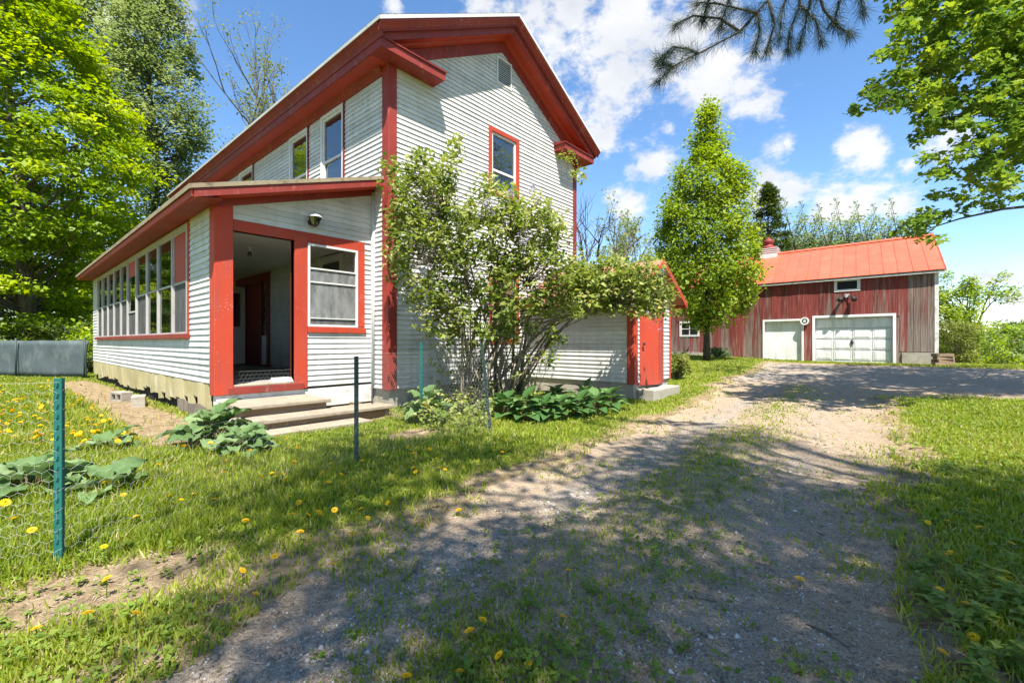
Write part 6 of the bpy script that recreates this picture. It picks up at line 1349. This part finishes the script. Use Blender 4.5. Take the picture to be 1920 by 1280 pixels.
def litter():
    x, y, d = ground_samples(130000, 1.15, 13, -1.2, 1.2); sd = drive_sd(x, y); p = np.where(sd > -0.15, 0.4 + 0.5 * fbm(x, y, 0.4, 19, 2) - 0.15, 0.9 * dryness(x, y) + 0.12); k = ~blocked(x, y) & (RNG.random(len(x)) < p); x, y, d = x[k], y[k], d[k]; n = len(x)
    a = RNG.random(n) * 6.2832; t = np.stack([np.cos(a), np.sin(a), RNG.normal(size=n) * 0.12], 1); nn = RNG.normal(size=(n, 3)) * 0.25; nn[:, 2] = 1
    o = leaves('straw_litter', np.stack([x, y, gz(x, y) + 0.004], 1), RNG.uniform(0.014, 0.055, n) * np.clip(0.7 + 0.07 * d, 0.7, 1.4), nn, RNG.random(n), 'blade', MT['straw'], None, tang=t, wide=0.7); tag(o, 'dry straw and needle litter strewn over the driveway', 'litter', kind='stuff')
    x, y, d = ground_samples(60000, 1.15, 10, -1.1, 1.2); sd = drive_sd(x, y); yc = (np.interp(x, *YL) + np.interp(x, *YR)) / 2; p = (sd > 0) * (0.06 + 0.8 * np.exp(-((np.abs(y - yc) - 0.68) / 0.4) ** 2)) * 0.8; k = RNG.random(len(x)) < p; x, y, d = x[k], y[k], d[k]; n = len(x)
    r = RNG.uniform(0.003, 0.0095, n) * (0.8 + 0.07 * d) * (1 + 1.3 * (RNG.random(n) < 0.04)); c = np.stack([x, y, gz(x, y) + r * 0.2], 1)
    oct_ = np.array([[1, 0, 0], [0, 1, 0], [-1, 0, 0], [0, -1, 0], [0, 0, 0.7], [0, 0, -0.7]], float); fi = np.array([[0, 1, 4], [1, 2, 4], [2, 3, 4], [3, 0, 4], [1, 0, 5], [2, 1, 5], [3, 2, 5], [0, 3, 5]])
    V = c[:, None, :] + r[:, None, None] * (oct_[None] * RNG.uniform(0.6, 1.3, (n, 6, 1))); a = RNG.random(n) * 6.28
    FI = (np.arange(n)[:, None, None] * 6 + fi[None]).reshape(-1); o = np_mesh('loose_gravel', V.reshape(-1, 3), FI, 3, MT['stone'], None, np.repeat(RNG.random(n), 8)); tag(o, 'loose grey gravel stones on the driveway wheel tracks', 'gravel', kind='stuff')
    # a few fallen twigs
    for (px, py, ln, a, lb) in ((1585, 955, 0.22, 0.2, 'pale fallen twig on the driveway toward the right lawn'), (1310, 1125, 0.14, 2.0, 'short pale twig on the driveway gravel in the foreground'), (770, 1068, 0.2, 0.5, 'thin grey twig at the left edge of the driveway'), (1550, 1190, 0.16, 1.2, 'curled pale bark twig near the right driveway edge')):
        g = onZ(px, py, 0.0); g[2] = float(gz(g[0], g[1])) + 0.006; v = np.array([math.cos(a), math.sin(a), 0])
        o = MB().tube([g - v * ln / 2, g + np.array([.01, -.012, .004]), g + v * ln / 2], [0.005, 0.006, 0.003], 6).build('twig', MT['bark_lilac'], None, smooth=True, loc=g); tag(o, lb, 'twig')
MT['stone'] = leaf_mat('pebble', [(0, (0.15, 0.125, 0.10)), (0.6, (0.33, 0.285, 0.235)), (1, (0.55, 0.51, 0.46))], trans=0.0, rough=0.9, gloss=0.2)
def dandelions():
    pr = [(0.0, -0.006), (0.007, -0.006), (0.012, 0.0)]
    def head_mesh():
        V = []; Fc = []; R_ = []
        for ring, (np_, r1, zz, lift) in enumerate(((16, 1.0, 0.0, 0.15), (14, 0.82, 0.05, 0.35), (11, 0.6, 0.1, 0.6), (7, 0.36, 0.14, 0.9))):
            for k in range(np_):
                a = 6.2832 * (k + 0.37 * ring) / np_; da = 0.24 + 0.1 * ring; b = len(V)
                for (rr, ang, z) in ((0.12, a, zz), (r1 * 0.75, a - da * .6, zz + lift * 0.2), (r1, a, zz + lift * 0.28), (r1 * 0.75, a + da * .6, zz + lift * 0.2)): V.append((rr * math.cos(ang), rr * math.sin(ang), z))
                Fc.append((b, b + 1, b + 2, b + 3)); R_.append((k * 7 % 5) / 5)
        me = bpy.data.meshes.new('flower_head'); me.from_pydata(V, [], Fc); a = me.attributes.new('rnd', 'FLOAT', 'FACE'); a.data.foreach_set('value', R_); me.materials.append(MT['yellow']); me.update(); return me
    hm = head_mesh(); mb = MB().tube([(0, 0, -0.01), (0.003, 0.0, 0.5), (0, 0, 1.0)], [0.02, 0.017, 0.015], 5); sm = bpy.data.meshes.new('stem'); sm.from_pydata(mb.v, [], mb.f); sm.materials.append(MT['weed']); sm.update()
    exp = [(455,1080),(480,1127),(232,945),(300,950),(318,946),(620,878),(552,882),(548,888),(26,985),(60,1012),(255,1182),(195,1045),(200,1100),(640,905),(625,1057),(660,1010),(690,985),(530,905),(560,900),(905,1168),(935,1235),(862,1255),(884,1240),(762,1262),(990,1240),(1055,1155),(1777,990),(1740,992),(1780,1048),(1897,1030),(1838,998),(1825,1190),(1768,1222),(1760,1112),(1812,1142),(1065,1078),(68,1195),(165,1180),(130,900),(200,935),(10,970),(345,860),(420,905),(515,1050),(880,1185),(670,1045),(770,935),(860,955),(1500,1075),(1865,930),(1890,1090)]
    tries = 0; cnt = len(exp)
    while cnt < 250 and tries < 5000:
        tries += 1
        if RNG.random() < 0.75: px, py = RNG.uniform(-20, 260), RNG.uniform(722, 850)
        else: px, py = RNG.uniform(250, 1000), RNG.uniform(830, 1010)
        g = onZ(px, py, 0.03)
        if drive_sd(g[0], g[1]) < -0.15 and dryness(g[0], g[1]) < 0.4 and not blocked(g[0], g[1]): exp.append((px, py)); cnt += 1
    for (px, py) in exp:
        g = onZ(px, py - 8, 0.08); z0 = float(gz(g[0], g[1])); h = RNG.uniform(0.03, 0.075); sd = float(drive_sd(g[0], g[1])); left = g[1] > -5
        if sd > 0: lb, gr, h = 'yellow dandelion in the weedy strip between the wheel tracks', 'dandelions on the driveway strip', h * 0.7
        elif not left: lb, gr = 'yellow dandelion in the lawn right of the driveway', 'dandelions right of the driveway'
        elif g[1] > -2.6 and g[0] < -2.6: lb, gr, h = 'yellow dandelion in the thick flowering patch left of the porch path', 'dandelions of the left flowering patch', h + 0.08
        else: lb, gr, h = 'yellow dandelion in the grass between the garden posts and driveway', 'dandelions left of the driveway', h + 0.03
        T = empty('dandelion', (g[0], g[1], z0), lb, 'dandelion', gr); s = RNG.uniform(0.018, 0.027) * (1.3 if 'patch' in gr else 1)
        o = bpy.data.objects.new('stem', sm); col.objects.link(o); o.parent = T; o.scale = (0.12, 0.12, h)
        o = bpy.data.objects.new('flower_head', hm); col.objects.link(o); o.parent = T; o.location = (0, 0, h); o.scale = (s, s, s); o.rotation_euler = (RNG.normal() * 0.35, RNG.normal() * 0.35, RNG.random() * 6)
reseed(17); grass(); reseed(18); weeds(); litter(); dandelions()
